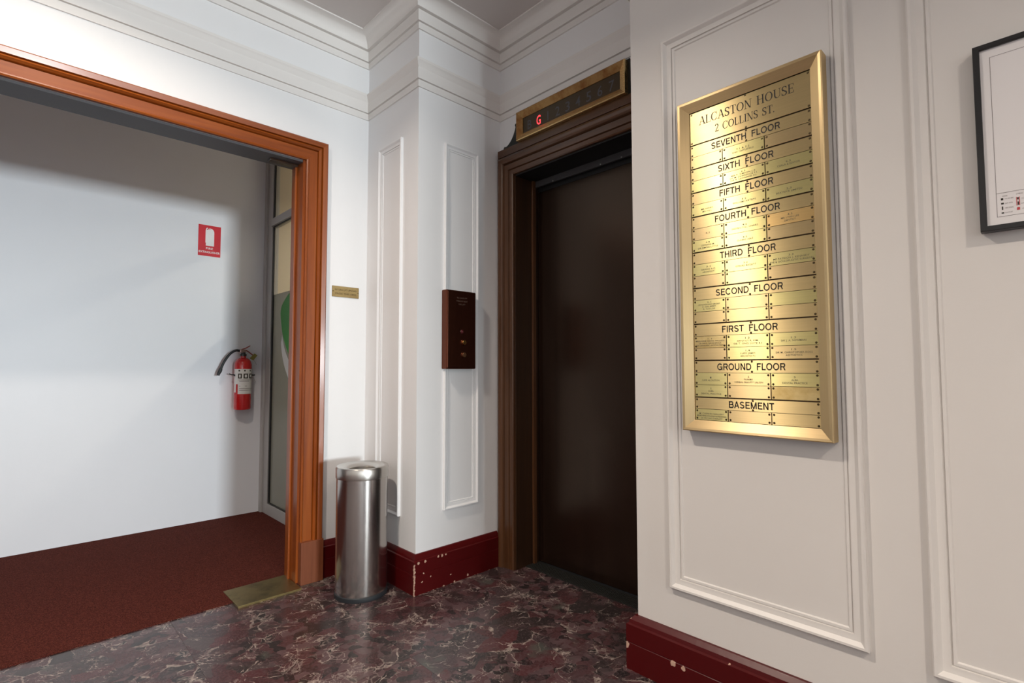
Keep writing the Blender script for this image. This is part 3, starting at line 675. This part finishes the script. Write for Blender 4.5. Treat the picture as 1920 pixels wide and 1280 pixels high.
def grotesk():
    W = 0.172
    H = W / 2
    def rect(x0, x1, y0, y1): return [(x0, y0), (x1, y0), (x1, y1), (x0, y1)]
    def quad(a, b, w): return [(a[0] - w / 2, a[1]), (a[0] + w / 2, a[1]), (b[0] + w / 2, b[1]), (b[0] - w / 2, b[1])]
    def arc(cx, cy, rx, ry, a0, a1, n=12):
        out = []
        for i in range(n):
            t0 = math.radians(a0 + (a1 - a0) * i / n); t1 = math.radians(a0 + (a1 - a0) * (i + 1) / n)
            out.append([(cx + (rx + H * sd) * math.cos(t), cy + (ry + H * sd) * math.sin(t)) for t, sd in ((t0, 1), (t1, 1), (t1, -1), (t0, -1))])
        return out
    st = rect(0.10, 0.10 + W, 0, 1); G = {}
    G['E'] = (0.86, [st, rect(0.1, 0.80, 1 - W, 1), rect(0.1, 0.82, 0, W), rect(0.1, 0.74, 0.45, 0.45 + W * .9)])
    G['F'] = (0.80, [st, rect(0.1, 0.77, 1 - W, 1), rect(0.1, 0.68, 0.45, 0.45 + W * .9)])
    G['L'] = (0.76, [st, rect(0.1, 0.73, 0, W)])
    G['H'] = (0.98, [st, rect(0.72, 0.72 + W, 0, 1), rect(0.2, 0.8, 0.45, 0.45 + W * .9)])
    G['I'] = (0.36, [st])
    G['T'] = (0.82, [rect(0.41 - H, 0.41 + H, 0, 1), rect(0.03, 0.79, 1 - W, 1)])
    G['N'] = (0.98, [st, rect(0.72, 0.72 + W, 0, 1), quad((0.79, 0), (0.19, 1), W * 1.15)])
    G['V'] = (0.88, [quad((0.44, 0), (0.10, 1), W * 1.05), quad((0.44, 0), (0.78, 1), W * 1.05)])
    G['A'] = (0.90, [quad((0.11, 0), (0.45, 1), W * 1.05), quad((0.79, 0), (0.45, 1), W * 1.05), rect(0.24, 0.66, 0.25, 0.25 + W * .85)])
    G['X'] = (0.90, [quad((0.11, 0), (0.78, 1), W * 1.2), quad((0.79, 0), (0.12, 1), W * 1.2)])
    G['M'] = (1.12, [st, rect(0.87, 0.87 + W, 0, 1), quad((0.56, 0), (0.19, 1), W), quad((0.56, 0), (0.94, 1), W)])
    G['O'] = (1.08, arc(0.54, 0.5, 0.40, 0.435, 0, 360, 24))
    G['C'] = (1.02, arc(0.54, 0.5, 0.40, 0.435, 38, 322, 20))
    G['G'] = (1.08, arc(0.54, 0.5, 0.40, 0.435, 38, 335, 20) + [rect(0.56, 0.99, 0.40, 0.40 + W * .9), rect(0.86, 0.99, 0.0, 0.48)])
    G['D'] = (1.00, [st, rect(0.1, 0.50, 1 - W, 1), rect(0.1, 0.50, 0, W)] + arc(0.48, 0.5, 0.36, 0.422, -90, 90, 14))
    G['R'] = (0.95, [st, rect(0.1, 0.62, 1 - W, 1), rect(0.1, 0.62, 0.40, 0.40 + W * .9), quad((0.81, 0), (0.60, 0.46), W * 1.1)] + arc(0.60, 0.70, 0.185, 0.225, -90, 90, 10))
    G['B'] = (0.94, [st, rect(0.1, 0.58, 1 - W, 1), rect(0.1, 0.62, 0.45, 0.45 + W * .9), rect(0.1, 0.62, 0, W)] + arc(0.57, 0.73, 0.18, 0.195, -90, 90, 10) + arc(0.61, 0.30, 0.19, 0.222, -90, 90, 10))
    G['U'] = (0.98, [rect(0.10, 0.10 + W, 0.36, 1), rect(0.72, 0.72 + W, 0.36, 1)] + arc(0.4875, 0.37, 0.31, 0.295, 180, 360, 14))
    G['S'] = (0.90, arc(0.45, 0.725, 0.285, 0.20, 20, 265, 14) + arc(0.45, 0.280, 0.300, 0.205, -162, 88, 14) + [[(0.33, 0.60), (0.45, 0.60), (0.57, 0.41), (0.45, 0.41)]])
    G[' '] = (0.75, [])
    return G
GG = grotesk()
def roman_line(s, a0, a1, bz, cap, V, Fc, RG=RG):
    tot = sum(RG[c][0] for c in s); sx = (a1 - a0) / tot; x = a0
    for c in s:
        for q in RG[c][1]:
            k = len(V); V += [(x + p[0] * sx, bz + p[1] * cap) for p in q]; Fc.append(tuple(range(k, k + len(q))))
        x += RG[c][0] * sx
zt = D_Z1 - 0.0365
hd = plate('header_plate', PY0, PY1, 1.8685, zt, M['brass'], None, True)
V, Fc = [], []
roman_line('ALCASTON HOUSE', -0.818, -0.514, 1.9315, 0.0285, V, Fc)
roman_line('2 COLLINS ST.', -0.763, -0.572, 1.8905, 0.0255, V, Fc)
flat('lettering', V, Fc, 'x', XPL - TH - 0.0004, M['ink'], hd)

rows = [1.8685, 1.785, 1.7015, 1.618, 1.494, 1.3715, 1.249, 1.126, 1.003, D_Z0 + 0.0365]
B, BL, BD, BT, BC = 'brass', 'brass_lt', 'brass_dk', 'brass_tarn', 'brass_cu'
SEC = [('SEVENTH FLOOR', 0.220, [[(B, []), (BL, ['7.1 & 7.2', 'ANN CASTLEFIELD']), (BD, [])]]),
       ('SIXTH FLOOR', 0.178, [[(BL, []), (BL, ['6.2', 'MR R. SIMSON L.F.', 'DR M. LAWRENCE F.I.', 'DR R. LEONARD F.I.']), (BL, ['6.3', 'CARLA & EDITOR'])]]),
       ('FIFTH FLOOR', 0.172, [[(BL, ['', 'MR HARRIS', 'MR HILL']), (BL, ['5.2', 'WILLIAMS ARTISTS']), (BL, ['5.3', 'BEATRICE LIMITED'])]]),
       ('FOURTH FLOOR', 0.207, [[(BD, ['4.1']), (BL, ['4.2', 'DESIGN FULL CHAIRS']), (BC, ['4.3', 'MR LYNN LEE', 'DENTIST'])],
                               [(BL, ['4.4', 'LEONARD M.', 'DR SIMON LITTLE']), (BL, ['4.5', 'CLARKE ABLE']), (BD, [])]]),
       ('THIRD FLOOR', 0.176, [[(BL, ['3.1', 'HARRIS A.C.', 'ARCHITECT']), (BL, ['3.2', 'GERARD BASSETT']), (BL, ['3.3', 'MS PATRICIA J. KENNEDY', 'EYE & OCULOPLASTIC SURGEON'])],
                              [(BD, []), (BL, []), (BD, [])]]),
       ('SECOND FLOOR', 0.211, [[(BL, ['2.1', 'PSYCHOLOGY GROUP', 'F. HALBERT', 'R. TAYLOR']), (BD, []), (BL, [])],
                               [(B, []), (B, []), (B, [])]]),
       ('FIRST FLOOR', 0.175, [[(BT, ['1.1', 'MELBOURNE DENTAL WELLNESS', 'DR PAUL BRODERICK', 'DR BERNARD ROTHSTEIN']), (BL, ['1.2', 'DENTIST R. KIM', 'DR T. ONG SUITE 4.1']), (BL, ['1.3', 'DR J. A. NEWMAN'])],
                              [(BD, []), (BL, ['1.4', 'LUKE JAMES', 'ARCHITECTS']), (B, ['1.5', 'DR M. CHRISTOPHER ROSS', 'AESTHETICS'])]]),
       ('GROUND FLOOR', 0.212, [[(BL, ['1', 'CAFE ALCASTON']), (B, ['2', 'PHARMA', 'HERBAL BEAUTY SALON']), (BL, ['3', 'ALBA', 'DENTAL PRACTICE'])],
                               [(BL, ['2', 'ALBA', 'DENTAL PRACTICE']), (BD, []), (BT, [])]]),
       ('BASEMENT', 0.141, [[(BL, ['', 'M. CLERKIN GALLERY', 'MELBOURNE COLLEGE FOUNDATION', 'OF PSYCHOTHERAPY']), (BD, []), (B, [])]])]
for si, (title, tw, grid) in enumerate(SEC):
    zt, zb = rows[si], rows[si + 1]; nr = len(grid); gap = 0.003
    zt2 = zt - gap; hh = (zt2 - zb) / (nr + 1)
    tp = plate('title_plate', PY0, PY1, zt2 - hh, zt2, M['brass'], None, True)
    V, Fc = [], []
    roman_line(title, -0.667 - tw / 2, -0.667 + tw / 2, zt2 - hh / 2 - 0.0108, 0.0215, V, Fc, GG)
    flat('lettering', V, Fc, 'x', XPL - TH - 0.0004, M['ink'], tp)
    for ri, row in enumerate(grid):
        z1 = zt2 - hh * (ri + 1); z0 = z1 - hh
        for ci, (mk, tx) in enumerate(row):
            y1, y0 = C[ci] - (0.0008 if ci else 0), C[ci + 1] + (0.0008 if ci < 2 else 0)
            lines = []
            n = len(tx); step = 0.0088 if n <= 3 else 0.0075
            for k, s in enumerate(tx):
                if not s: continue
                w = min(len(s) * 0.0046, (y1 - y0) - 0.012)
                lines.append((s, -(y0 + y1) / 2, (z0 + z1) / 2 + step * (n - 1) / 2 - step * k - 0.0028, 0.0056 if n <= 3 else 0.0050, w, 0.004))
            plate('name_plate', y0, y1, z0, z1, M[mk], lines or None, False, M['thin_ink'])

# ------------------------------------------------------------------ framed evacuation plan
ev = thing('evacuation_plan', 'white evacuation plan in a thin black frame on the right wall', 'framed plan', (XR, -0.17, 1.42))
E_Y0, E_Y1, E_Z0, E_Z1 = -0.50, 0.112, 1.424, 1.880
path = [(E_Y0, E_Z0), (E_Y0, E_Z1), (E_Y1, E_Z1), (E_Y1, E_Z0)]
sweep('frame', path, [(0, 0.004), (0, 0.030), (0.001, 0.031), (0.0115, 0.031), (0.0125, 0.030), (0.0125, 0.004)], lambda a, z, h: (XR - h, a, z), M['black'], ev, closed=True, split=True, names=['frame_stile', 'frame_rail', 'frame_stile', 'frame_rail'], mats=[M['black']] * 4)
paper = boxes('paper', [(XR - 0.024, XR - 0.0, E_Y0 + 0.0125, E_Y1 - 0.0125, E_Z0 + 0.0125, E_Z1 - 0.0125)], M['white'], ev)
xd = XR - 0.0244
def lines_mesh(name, rects, mat, parent):
    v, f = [], []
    for (a0, a1, z0, z1) in rects:
        k = len(v); v += [(xd, a0, z0), (xd, a1, z0), (xd, a1, z1), (xd, a0, z1)]; f.append((k, k + 1, k + 2, k + 3))
    return mesh(name, v, f, mat, parent)
bl, br2, bb, bt, lw = E_Y1 - 0.030, E_Y0 + 0.030, E_Z0 + 0.031, E_Z1 - 0.034, 0.0009
lines_mesh('printed_border', [(br2, bl, bt - lw, bt), (br2, bl, bb, bb + lw), (bl - lw, bl, bb, bt), (br2, br2 + lw, bb, bt), (br2, bl, bb + 0.056, bb + 0.056 + lw)], M['grey_line'], paper)
lx = -(bl - 0.008)
leg = [('LEGEND', lx + 0.007, bb + 0.047, 0.0030, 0.009, 0.0), ('YOU ARE HERE', lx + 0.014, bb + 0.040, 0.0030, 0.015, 0.0), ('EXIT SIGN', lx + 0.013, bb + 0.029, 0.0030, 0.013, 0.0), ('FIRE STAIRS', lx + 0.014, bb + 0.018, 0.0030, 0.014, 0.0), ('PATH TO EXIT', lx + 0.013, bb + 0.007, 0.0030, 0.013, 0.0),
       ('SYMBOLS', lx + 0.032, bb + 0.047, 0.0034, 0.011, 0.0), ('CALL POINT', lx + 0.041, bb + 0.035, 0.0030, 0.013, 0.0), ('EXTINGUISHER', lx + 0.041, bb + 0.023, 0.0030, 0.014, 0.0), ('HOSE REEL', lx + 0.041, bb + 0.011, 0.0030, 0.012, 0.0), ('ASSEMBLY AREA', lx + 0.070, bb + 0.044, 0.0034, 0.02, 0.0)]
wtext('printed_legend', leg, 'x', xd, M['grey_line'], paper)['kind'] = 'stuff'
Yl = bl - 0.008
lines_mesh('printed_symbols', [(Yl - 0.004, Yl, bb + 0.039, bb + 0.044), (Yl - 0.0045, Yl, bb + 0.029, bb + 0.033), (Yl - 0.0032, Yl - 0.001, bb + 0.016, bb + 0.024), (Yl - 0.0045, Yl, bb + 0.007, bb + 0.010), (Yl - 0.030, Yl - 0.0275, bb + 0.035, bb + 0.040), (Yl - 0.030, Yl - 0.028, bb + 0.022, bb + 0.030)], M['ink'], paper)['kind'] = 'stuff'
lines_mesh('printed_red_symbols', [(Yl - 0.0318, Yl - 0.0304, bb + 0.021, bb + 0.041), (Yl - 0.0272, Yl - 0.0260, bb + 0.021, bb + 0.041), (Yl - 0.0315, Yl - 0.0265, bb + 0.0105, bb + 0.0165)], M['red_print'], paper)['kind'] = 'stuff'
lines_mesh('printed_exit_mark', [(0.012, 0.028, 1.648, 1.6545)], M['green'], paper)

# ------------------------------------------------------------------ lift floor indicator
fi = thing('floor_indicator', 'brass lift floor indicator box with a lit red G above the lift', 'indicator', (XE, 1.666, 2.353))
I0, I1, J0, J1 = 1.312, 2.021, 2.353, 2.513
boxes('housing', [(XE - 0.028, XE, I0 - 0.012, I1 + 0.004, J0, J1 + 0.006)], M['scroll'], fi)
path = [(I0, J0), (I0, J1), (I1, J1), (I1, J0)]
sweep('frame', path, [(0, 0.028), (0, 0.052), (0.004, 0.054), (0.037, 0.036), (0.037, 0.028)], lambda a, z, h: (XE - h, a, z), None, fi, closed=True, split=True, names=['frame_stile', 'frame_rail', 'frame_stile', 'frame_rail'], mats=[M['ind_lit'], M['ind_frame'], M['ind_frame'], M['ind_lit']], deg=20)
face = boxes('glass_face', [(XE - 0.033, XE - 0.028, I0 + 0.037, I1 - 0.037, J0 + 0.037, J1 - 0.037)], M['ind_face'], fi)
for k, ch in enumerate('BG1234567'):
    y = 1.935 - 0.0672 * k
    wtext('digit', [(ch, -y, 2.402, 0.052, None if ch == '1' else 0.030, 0.012 if ch == 'G' else 0.004)], 'x', XE - 0.0336, M['lit'] if ch == 'G' else M['digit'], face)
def scroll(sgn, yb0):
    pr = [(0.0, 0.0), (0.112, 0.0)]
    crv = spline([(0.118, 0.010, 0), (0.110, 0.018, 0), (0.098, 0.014, 0), (0.075, 0.026, 0), (0.052, 0.050, 0), (0.036, 0.080, 0), (0.028, 0.104, 0), (0.032, 0.112, 0), (0.029, 0.122, 0), (0.016, 0.124, 0), (0.004, 0.120, 0)], 5)
    out = [(0.0, 0.0), (0.118, 0.0)] + [(p.x, p.y) for p in crv] + [(0.0, 0.118)]
    n = len(out); v = []
    for x in (XE - 0.024, XE): v += [(x, yb0 + sgn * a * 1.08, 2.350 + b) for a, b in out]
    f = [tuple(range(n)), tuple(range(2 * n - 1, n - 1, -1))] + [(i, (i + 1) % n, n + (i + 1) % n, n + i) for i in range(n)]
    mesh('scroll_bracket', v, f, M['scroll'], fi)
scroll(1, I1 + 0.004); scroll(-1, I0 - 0.012)

# ------------------------------------------------------------------ lift call panel
cp = thing('lift_call_panel', 'dark bronze lift call panel with two buttons on the pier', 'call panel', (1.714, YP, 1.095))
bdy = boxes('housing', [(1.615, 1.813, YP - 0.042, YP, 1.096, 1.509)], M['bronze_edge'], cp); bev(bdy, 0.007, 3)
fc = boxes('face_plate', [(1.622, 1.808, YP - 0.0445, YP - 0.040, 1.102, 1.503)], M['bronze'], cp); bev(fc, 0.002, 2)
M['etch'] = plain('etched_text', (0.21, 0.13, 0.10), 0.5, 0.3)
wtext('lettering', [('IN CASE OF', 1.715, 1.466, 0.0085, 0.066, 0.0), ('FIRE DO NOT', 1.715, 1.449, 0.0085, 0.072, 0.0), ('USE LIFT', 1.715, 1.432, 0.0085, 0.044, 0.0)], 'y', YP - 0.0449, M['etch'], cp)
M['ind_red'] = plain('indicator_lens', (0.10, 0.015, 0.02), 0.12)
lathe('indicator_lens', [(0.0, -0.004), (0.008, -0.003), (0.010, 0.0)], (1.716, YP - 0.0445, 1.292), M['ind_red'], cp, 20, 'y')
wtext('arrow_mark', [('4', 1.716, 1.288, 0.009, None, 0.0)], 'y', YP - 0.0490, M['etch'], cp)
for z, mk in ((1.236, 'gold'), (1.170, 'dim_button')):
    b = lathe('button', [(0.0, -0.011), (0.011, -0.010), (0.013, -0.006), (0.013, 0.0)], (1.727, YP - 0.0445, z), M[mk], cp, 24, 'y')
    lathe('button_rim', [(0.013, -0.002), (0.0165, -0.003), (0.018, 0.0)], (1.727, YP - 0.0445, z), M['bronze_edge'], b, 24, 'y')

# ------------------------------------------------------------------ small brass wall sign
bs = thing('wall_sign', 'small engraved brass sign on the white wall beside the timber casing', 'sign', (1.336, YA, 1.495))
sp_ = boxes('sign_plate', [(1.257, 1.415, YA - 0.004, YA, 1.494, 1.554)], M['sign_brass'], bs); bev(sp_, 0.0012, 1)
wtext('lettering', [('RETURN LIFT UPWARD', 1.336, 1.529, 0.010, 0.128, 0.012), ('PRESS THIS SIDE', 1.336, 1.508, 0.010, 0.122, 0.012)], 'y', YA - 0.0046, plain('sign_ink', (0.12, 0.075, 0.02), 0.6), bs)
for x in (1.2625, 1.4095): lathe('screw', [(0.0, -0.0016), (0.0024, -0.001), (0.003, 0.0)], (x, YA - 0.004, 1.524), M['screw'], bs, 8, 'y')

# ------------------------------------------------------------------ brass floor plate
fpz = thing('floor_plate', 'rectangular brass cover plate on the floor at the carpet corner', 'floor plate', (0.94, 2.755, 0.0))
boxes('plate', [(0.793, 1.086, 2.640, 2.872, 0.0055, 0.0095)], M['floor_brass'], fpz, 0.0008)
boxes('plate_edge', [(0.795, 1.084, 2.642, 2.724, 0.0, 0.0055)], M['floor_brass'], fpz)

# ------------------------------------------------------------------ fire extinguisher sign
fs = thing('fire_sign', 'red and white fire extinguisher sign high on the corridor wall', 'sign', (1.032, YW, 1.928))
boxes('sign_sheet', [(0.959, 1.106, YW - 0.003, YW, 1.926, 2.154)], M['sign_red'], fs)
pts = [(0.003, 0.0), (0.057, 0.0), (0.057, 0.105), (0.053, 0.118), (0.044, 0.127), (0.030, 0.131), (0.016, 0.129), (0.010, 0.134), (0.004, 0.128), (0.0, 0.112), (0.0, 0.022), (0.003, 0.020)]
v = [(1.005 + a, YW - 0.0034, 2.002 + z) for a, z in pts]
mesh('extinguisher_symbol', v, [tuple(range(len(v)))], M['sign_white'], fs)
v = [(1.013 + a, YW - 0.0038, 2.118 + z) for a, z in [(0, 0.003), (0.002, 0.010), (0.010, 0.013), (0.024, 0.010), (0.024, 0.007), (0.010, 0.008), (0.004, 0.0)]]
mesh('hose_symbol', v, [tuple(range(len(v)))], M['sign_red'], fs)
wtext('lettering', [('FIRE', 1.033, 1.976, 0.015, 0.046, 0.02), ('EXTINGUISHER', 1.033, 1.948, 0.015, 0.138, 0.02)], 'y', YW - 0.0034, M['sign_white'], fs)

# ------------------------------------------------------------------ fire extinguisher
ex_c = (1.259, YW - 0.080)
fe = thing('fire_extinguisher', 'red fire extinguisher with black hose hung on the corridor wall', 'fire extinguisher', (ex_c[0], ex_c[1], 0.795))
r = 0.059
prof = [(0.0, 0.0), (r - 0.010, 0.0), (r - 0.003, 0.004), (r, 0.012), (r, 0.325)] + [(0.018 + (r - 0.018) * math.cos(t), 0.325 + 0.060 * math.sin(t)) for t in [math.pi / 2 * k / 8 for k in range(1, 9)]] + [(0.018, 0.400), (0.0, 0.400)]
cyl = lathe('cylinder', prof, (ex_c[0], ex_c[1], 0.795), M['red'], fe, 48)
A0, A1 = math.radians(200), math.radians(350)
lab = lathe('label', [(r + 0.0008, 0.190), (r + 0.0008, 0.302)], (ex_c[0], ex_c[1], 0.795), M['label'], cyl, 24, a0=math.radians(185), a1=math.radians(358))
lathe('label', [(r + 0.0009, 0.118), (r + 0.0009, 0.192)], (ex_c[0], ex_c[1], 0.795), M['label'], cyl, 20, a0=math.radians(222), a1=math.radians(345))
lathe('label', [(r + 0.0007, 0.130), (r + 0.0007, 0.192)], (ex_c[0], ex_c[1], 0.795), M['label'], cyl, 4, a0=math.radians(188), a1=math.radians(205))
for k, (a, b) in enumerate(((222, 248), (258, 288), (298, 326))):
    s = lathe('pictogram', [(r + 0.0016, 0.232), (r + 0.0016, 0.268)], (ex_c[0], ex_c[1], 0.795), M['ink'], cyl, 6, a0=math.radians(a), a1=math.radians(b))
    lathe('pictogram', [(r + 0.0022, 0.240), (r + 0.0022, 0.260)], (ex_c[0], ex_c[1], 0.795), M['label'], cyl, 6, a0=math.radians(a + 8), a1=math.radians(b - 8))
    lathe('pictogram', [(r + 0.0016, 0.284), (r + 0.0016, 0.296)], (ex_c[0], ex_c[1], 0.795), M['ink'], cyl, 4, a0=math.radians(a + 3), a1=math.radians(a + 13))
for zz, a, b in ((0.222, 225, 320), (0.213, 232, 300), (0.176, 230, 240), (0.176, 268, 282), (0.158, 232, 330), (0.146, 232, 318)):
    lathe('label_text', [(r + 0.0018, zz - 0.002), (r + 0.0018, zz + 0.0015)], (ex_c[0], ex_c[1], 0.795), M['grey_line'], cyl, 10, a0=math.radians(a), a1=math.radians(b))
lathe('neck_ring', [(0.018, 0.398), (0.023, 0.398), (0.023, 0.412), (0.016, 0.414), (0.016, 0.430), (0.0, 0.430)], (ex_c[0], ex_c[1], 0.795), M['black'], fe, 24)
vz = 1.222; x0, y0 = ex_c
vb = boxes('valve_body', [(x0 - 0.026, x0 + 0.014, y0 - 0.016, y0 + 0.016, vz - 0.004, vz + 0.022)], M['chrome'], fe); bev(vb, 0.005, 2)
def bar(name, pts, w, mat):
    v = []
    for (x, z, t) in pts:
        for yy in (y0 - w, y0 + w): v += [(x, yy, z - t), (x, yy, z + t)]
    f = [(0, 1, 3, 2)]
    for i in range(len(pts) - 1):
        k = i * 4; f += [(k, k + 4, k + 5, k + 1), (k + 1, k + 5, k + 7, k + 3), (k + 3, k + 7, k + 6, k + 2), (k + 2, k + 6, k + 4, k)]
    k = (len(pts) - 1) * 4; f.append((k, k + 2, k + 3, k + 1))
    o = mesh(name, v, f, mat, fe); bev(o, 0.0015, 1); return o
M['lever_red'] = plain('lever_red', (0.30, 0.03, 0.03), 0.35)
bar('squeeze_lever', [(x0 - 0.012, vz + 0.022, 0.003), (x0 + 0.014, vz + 0.030, 0.0035), (x0 + 0.046, vz + 0.050, 0.003)], 0.010, M['lever_red'])
bar('carry_handle', [(x0 + 0.004, vz + 0.020, 0.003), (x0 + 0.030, vz + 0.008, 0.0035), (x0 + 0.066, vz - 0.020, 0.003), (x0 + 0.072, vz - 0.034, 0.003)], 0.010, M['lever_red'])
v = [(x0 + 0.040, y0 - 0.018, vz - 0.044), (x0 + 0.072, y0 - 0.020, vz - 0.008), (x0 + 0.094, y0 - 0.018, vz - 0.022), (x0 + 0.066, y0 - 0.016, vz - 0.062)]
v += [(a, b - 0.0012, c) for a, b, c in v]
mesh('service_tag', v, [(0, 1, 2, 3), (7, 6, 5, 4), (0, 1, 5, 4), (1, 2, 6, 5), (2, 3, 7, 6), (3, 0, 4, 7)], M['tag'], fe)
tube('tag_wire', spline([(x0 + 0.070, y0 - 0.018, vz - 0.060), (x0 + 0.080, y0 - 0.020, vz - 0.075), (x0 + 0.088, y0 - 0.018, vz - 0.092)], 4), 0.0010, M['grey_line'], fe, 6)
hose = spline([(x0 - 0.024, y0, vz + 0.010), (x0 - 0.055, y0 - 0.006, vz + 0.012), (x0 - 0.095, y0 - 0.010, vz - 0.016), (x0 - 0.130, y0 - 0.010, vz - 0.070), (x0 - 0.152, y0 - 0.008, vz - 0.125)], 8)
tube('hose', hose, 0.0088, M['rubber'], fe, 12)
tube('nozzle', [(x0 - 0.150, y0 - 0.008, vz - 0.118), (x0 - 0.153, y0 - 0.008, vz - 0.128), (x0 - 0.158, y0 - 0.008, vz - 0.143), (x0 - 0.166, y0 - 0.008, vz - 0.160), (x0 - 0.168, y0 - 0.008, vz - 0.172)], [0.0095, 0.0125, 0.0130, 0.0105, 0.0090], M['rubber'], fe, 14)
lathe('bracket_strap', [(r + 0.0022, 0.250), (r + 0.0034, 0.250), (r + 0.0034, 0.262), (r + 0.0022, 0.262)], (ex_c[0], ex_c[1], 0.795), M['rubber'], fe, 30, a0=math.radians(-20), a1=math.radians(200))
bar('bracket_clip', [(x0 - 0.094, 1.062, 0.004), (x0 - 0.078, 1.056, 0.004), (x0 - r, 1.054, 0.004)], 0.006, M['rubber'])
bar('bracket_clip', [(x0 + r, 1.054, 0.005), (x0 + 0.076, 1.050, 0.005), (x0 + 0.084, 1.052, 0.005)], 0.006, M['rubber'])
boxes('wall_bracket', [(x0 - 0.018, x0 + 0.018, YW - 0.022, YW, 0.93, 1.12)], M['rubber'], fe, 0.002)
tube('seal_string', spline([(x0 + 0.010, y0 - r - 0.003, 1.045), (x0 + 0.060, y0 - 0.030, 1.035), (x0 + 0.078, y0 - 0.020, 1.012), (x0 + 0.086, y0 - 0.020, 0.998)], 4), 0.0009, M['grey_line'], fe, 6)

# ------------------------------------------------------------------ stainless bin
BX, BY, BR, BH = 1.283, 2.408, 0.124, 0.622
bn = thing('waste_bin', 'tall brushed stainless steel waste bin with open ring lid', 'bin', (BX, BY, 0))
lathe('base_ring', [(BR - 0.02, 0.0), (BR + 0.001, 0.0), (BR + 0.003, 0.006), (BR + 0.002, 0.020), (BR - 0.002, 0.024), (BR - 0.02, 0.024)], (BX, BY, 0), M['rubber'], bn, 64)
o = lathe('body', [(0.0, 0.030), (BR - 0.012, 0.030), (BR - 0.003, 0.022), (BR - 0.001, 0.024), (BR - 0.001, BH - 0.054), (BR - 0.004, BH - 0.054), (BR - 0.004, 0.036), (0.0, 0.036)], (0, 0, 0), M['steel'], None, 96)
o.location = (BX, BY, 0); o.parent = bn; o.location = (0, 0, 0)
lathe('lid_ring', [(BR - 0.005, BH - 0.056), (BR + 0.0015, BH - 0.056), (BR + 0.0025, BH - 0.052), (BR + 0.0025, BH - 0.010), (BR - 0.001, BH - 0.002), (BR - 0.008, BH), (0.078, BH - 0.010), (0.066, BH - 0.020), (0.064, BH - 0.050), (0.060, BH - 0.050), (0.060, BH - 0.052), (BR - 0.005, BH - 0.053)], (BX, BY, 0), M['lid_steel'], bn, 96)
lathe('liner', [(0.0, 0.05), (0.10, 0.05), (0.114, BH - 0.06)], (BX, BY, 0), M['rubber'], bn, 48)
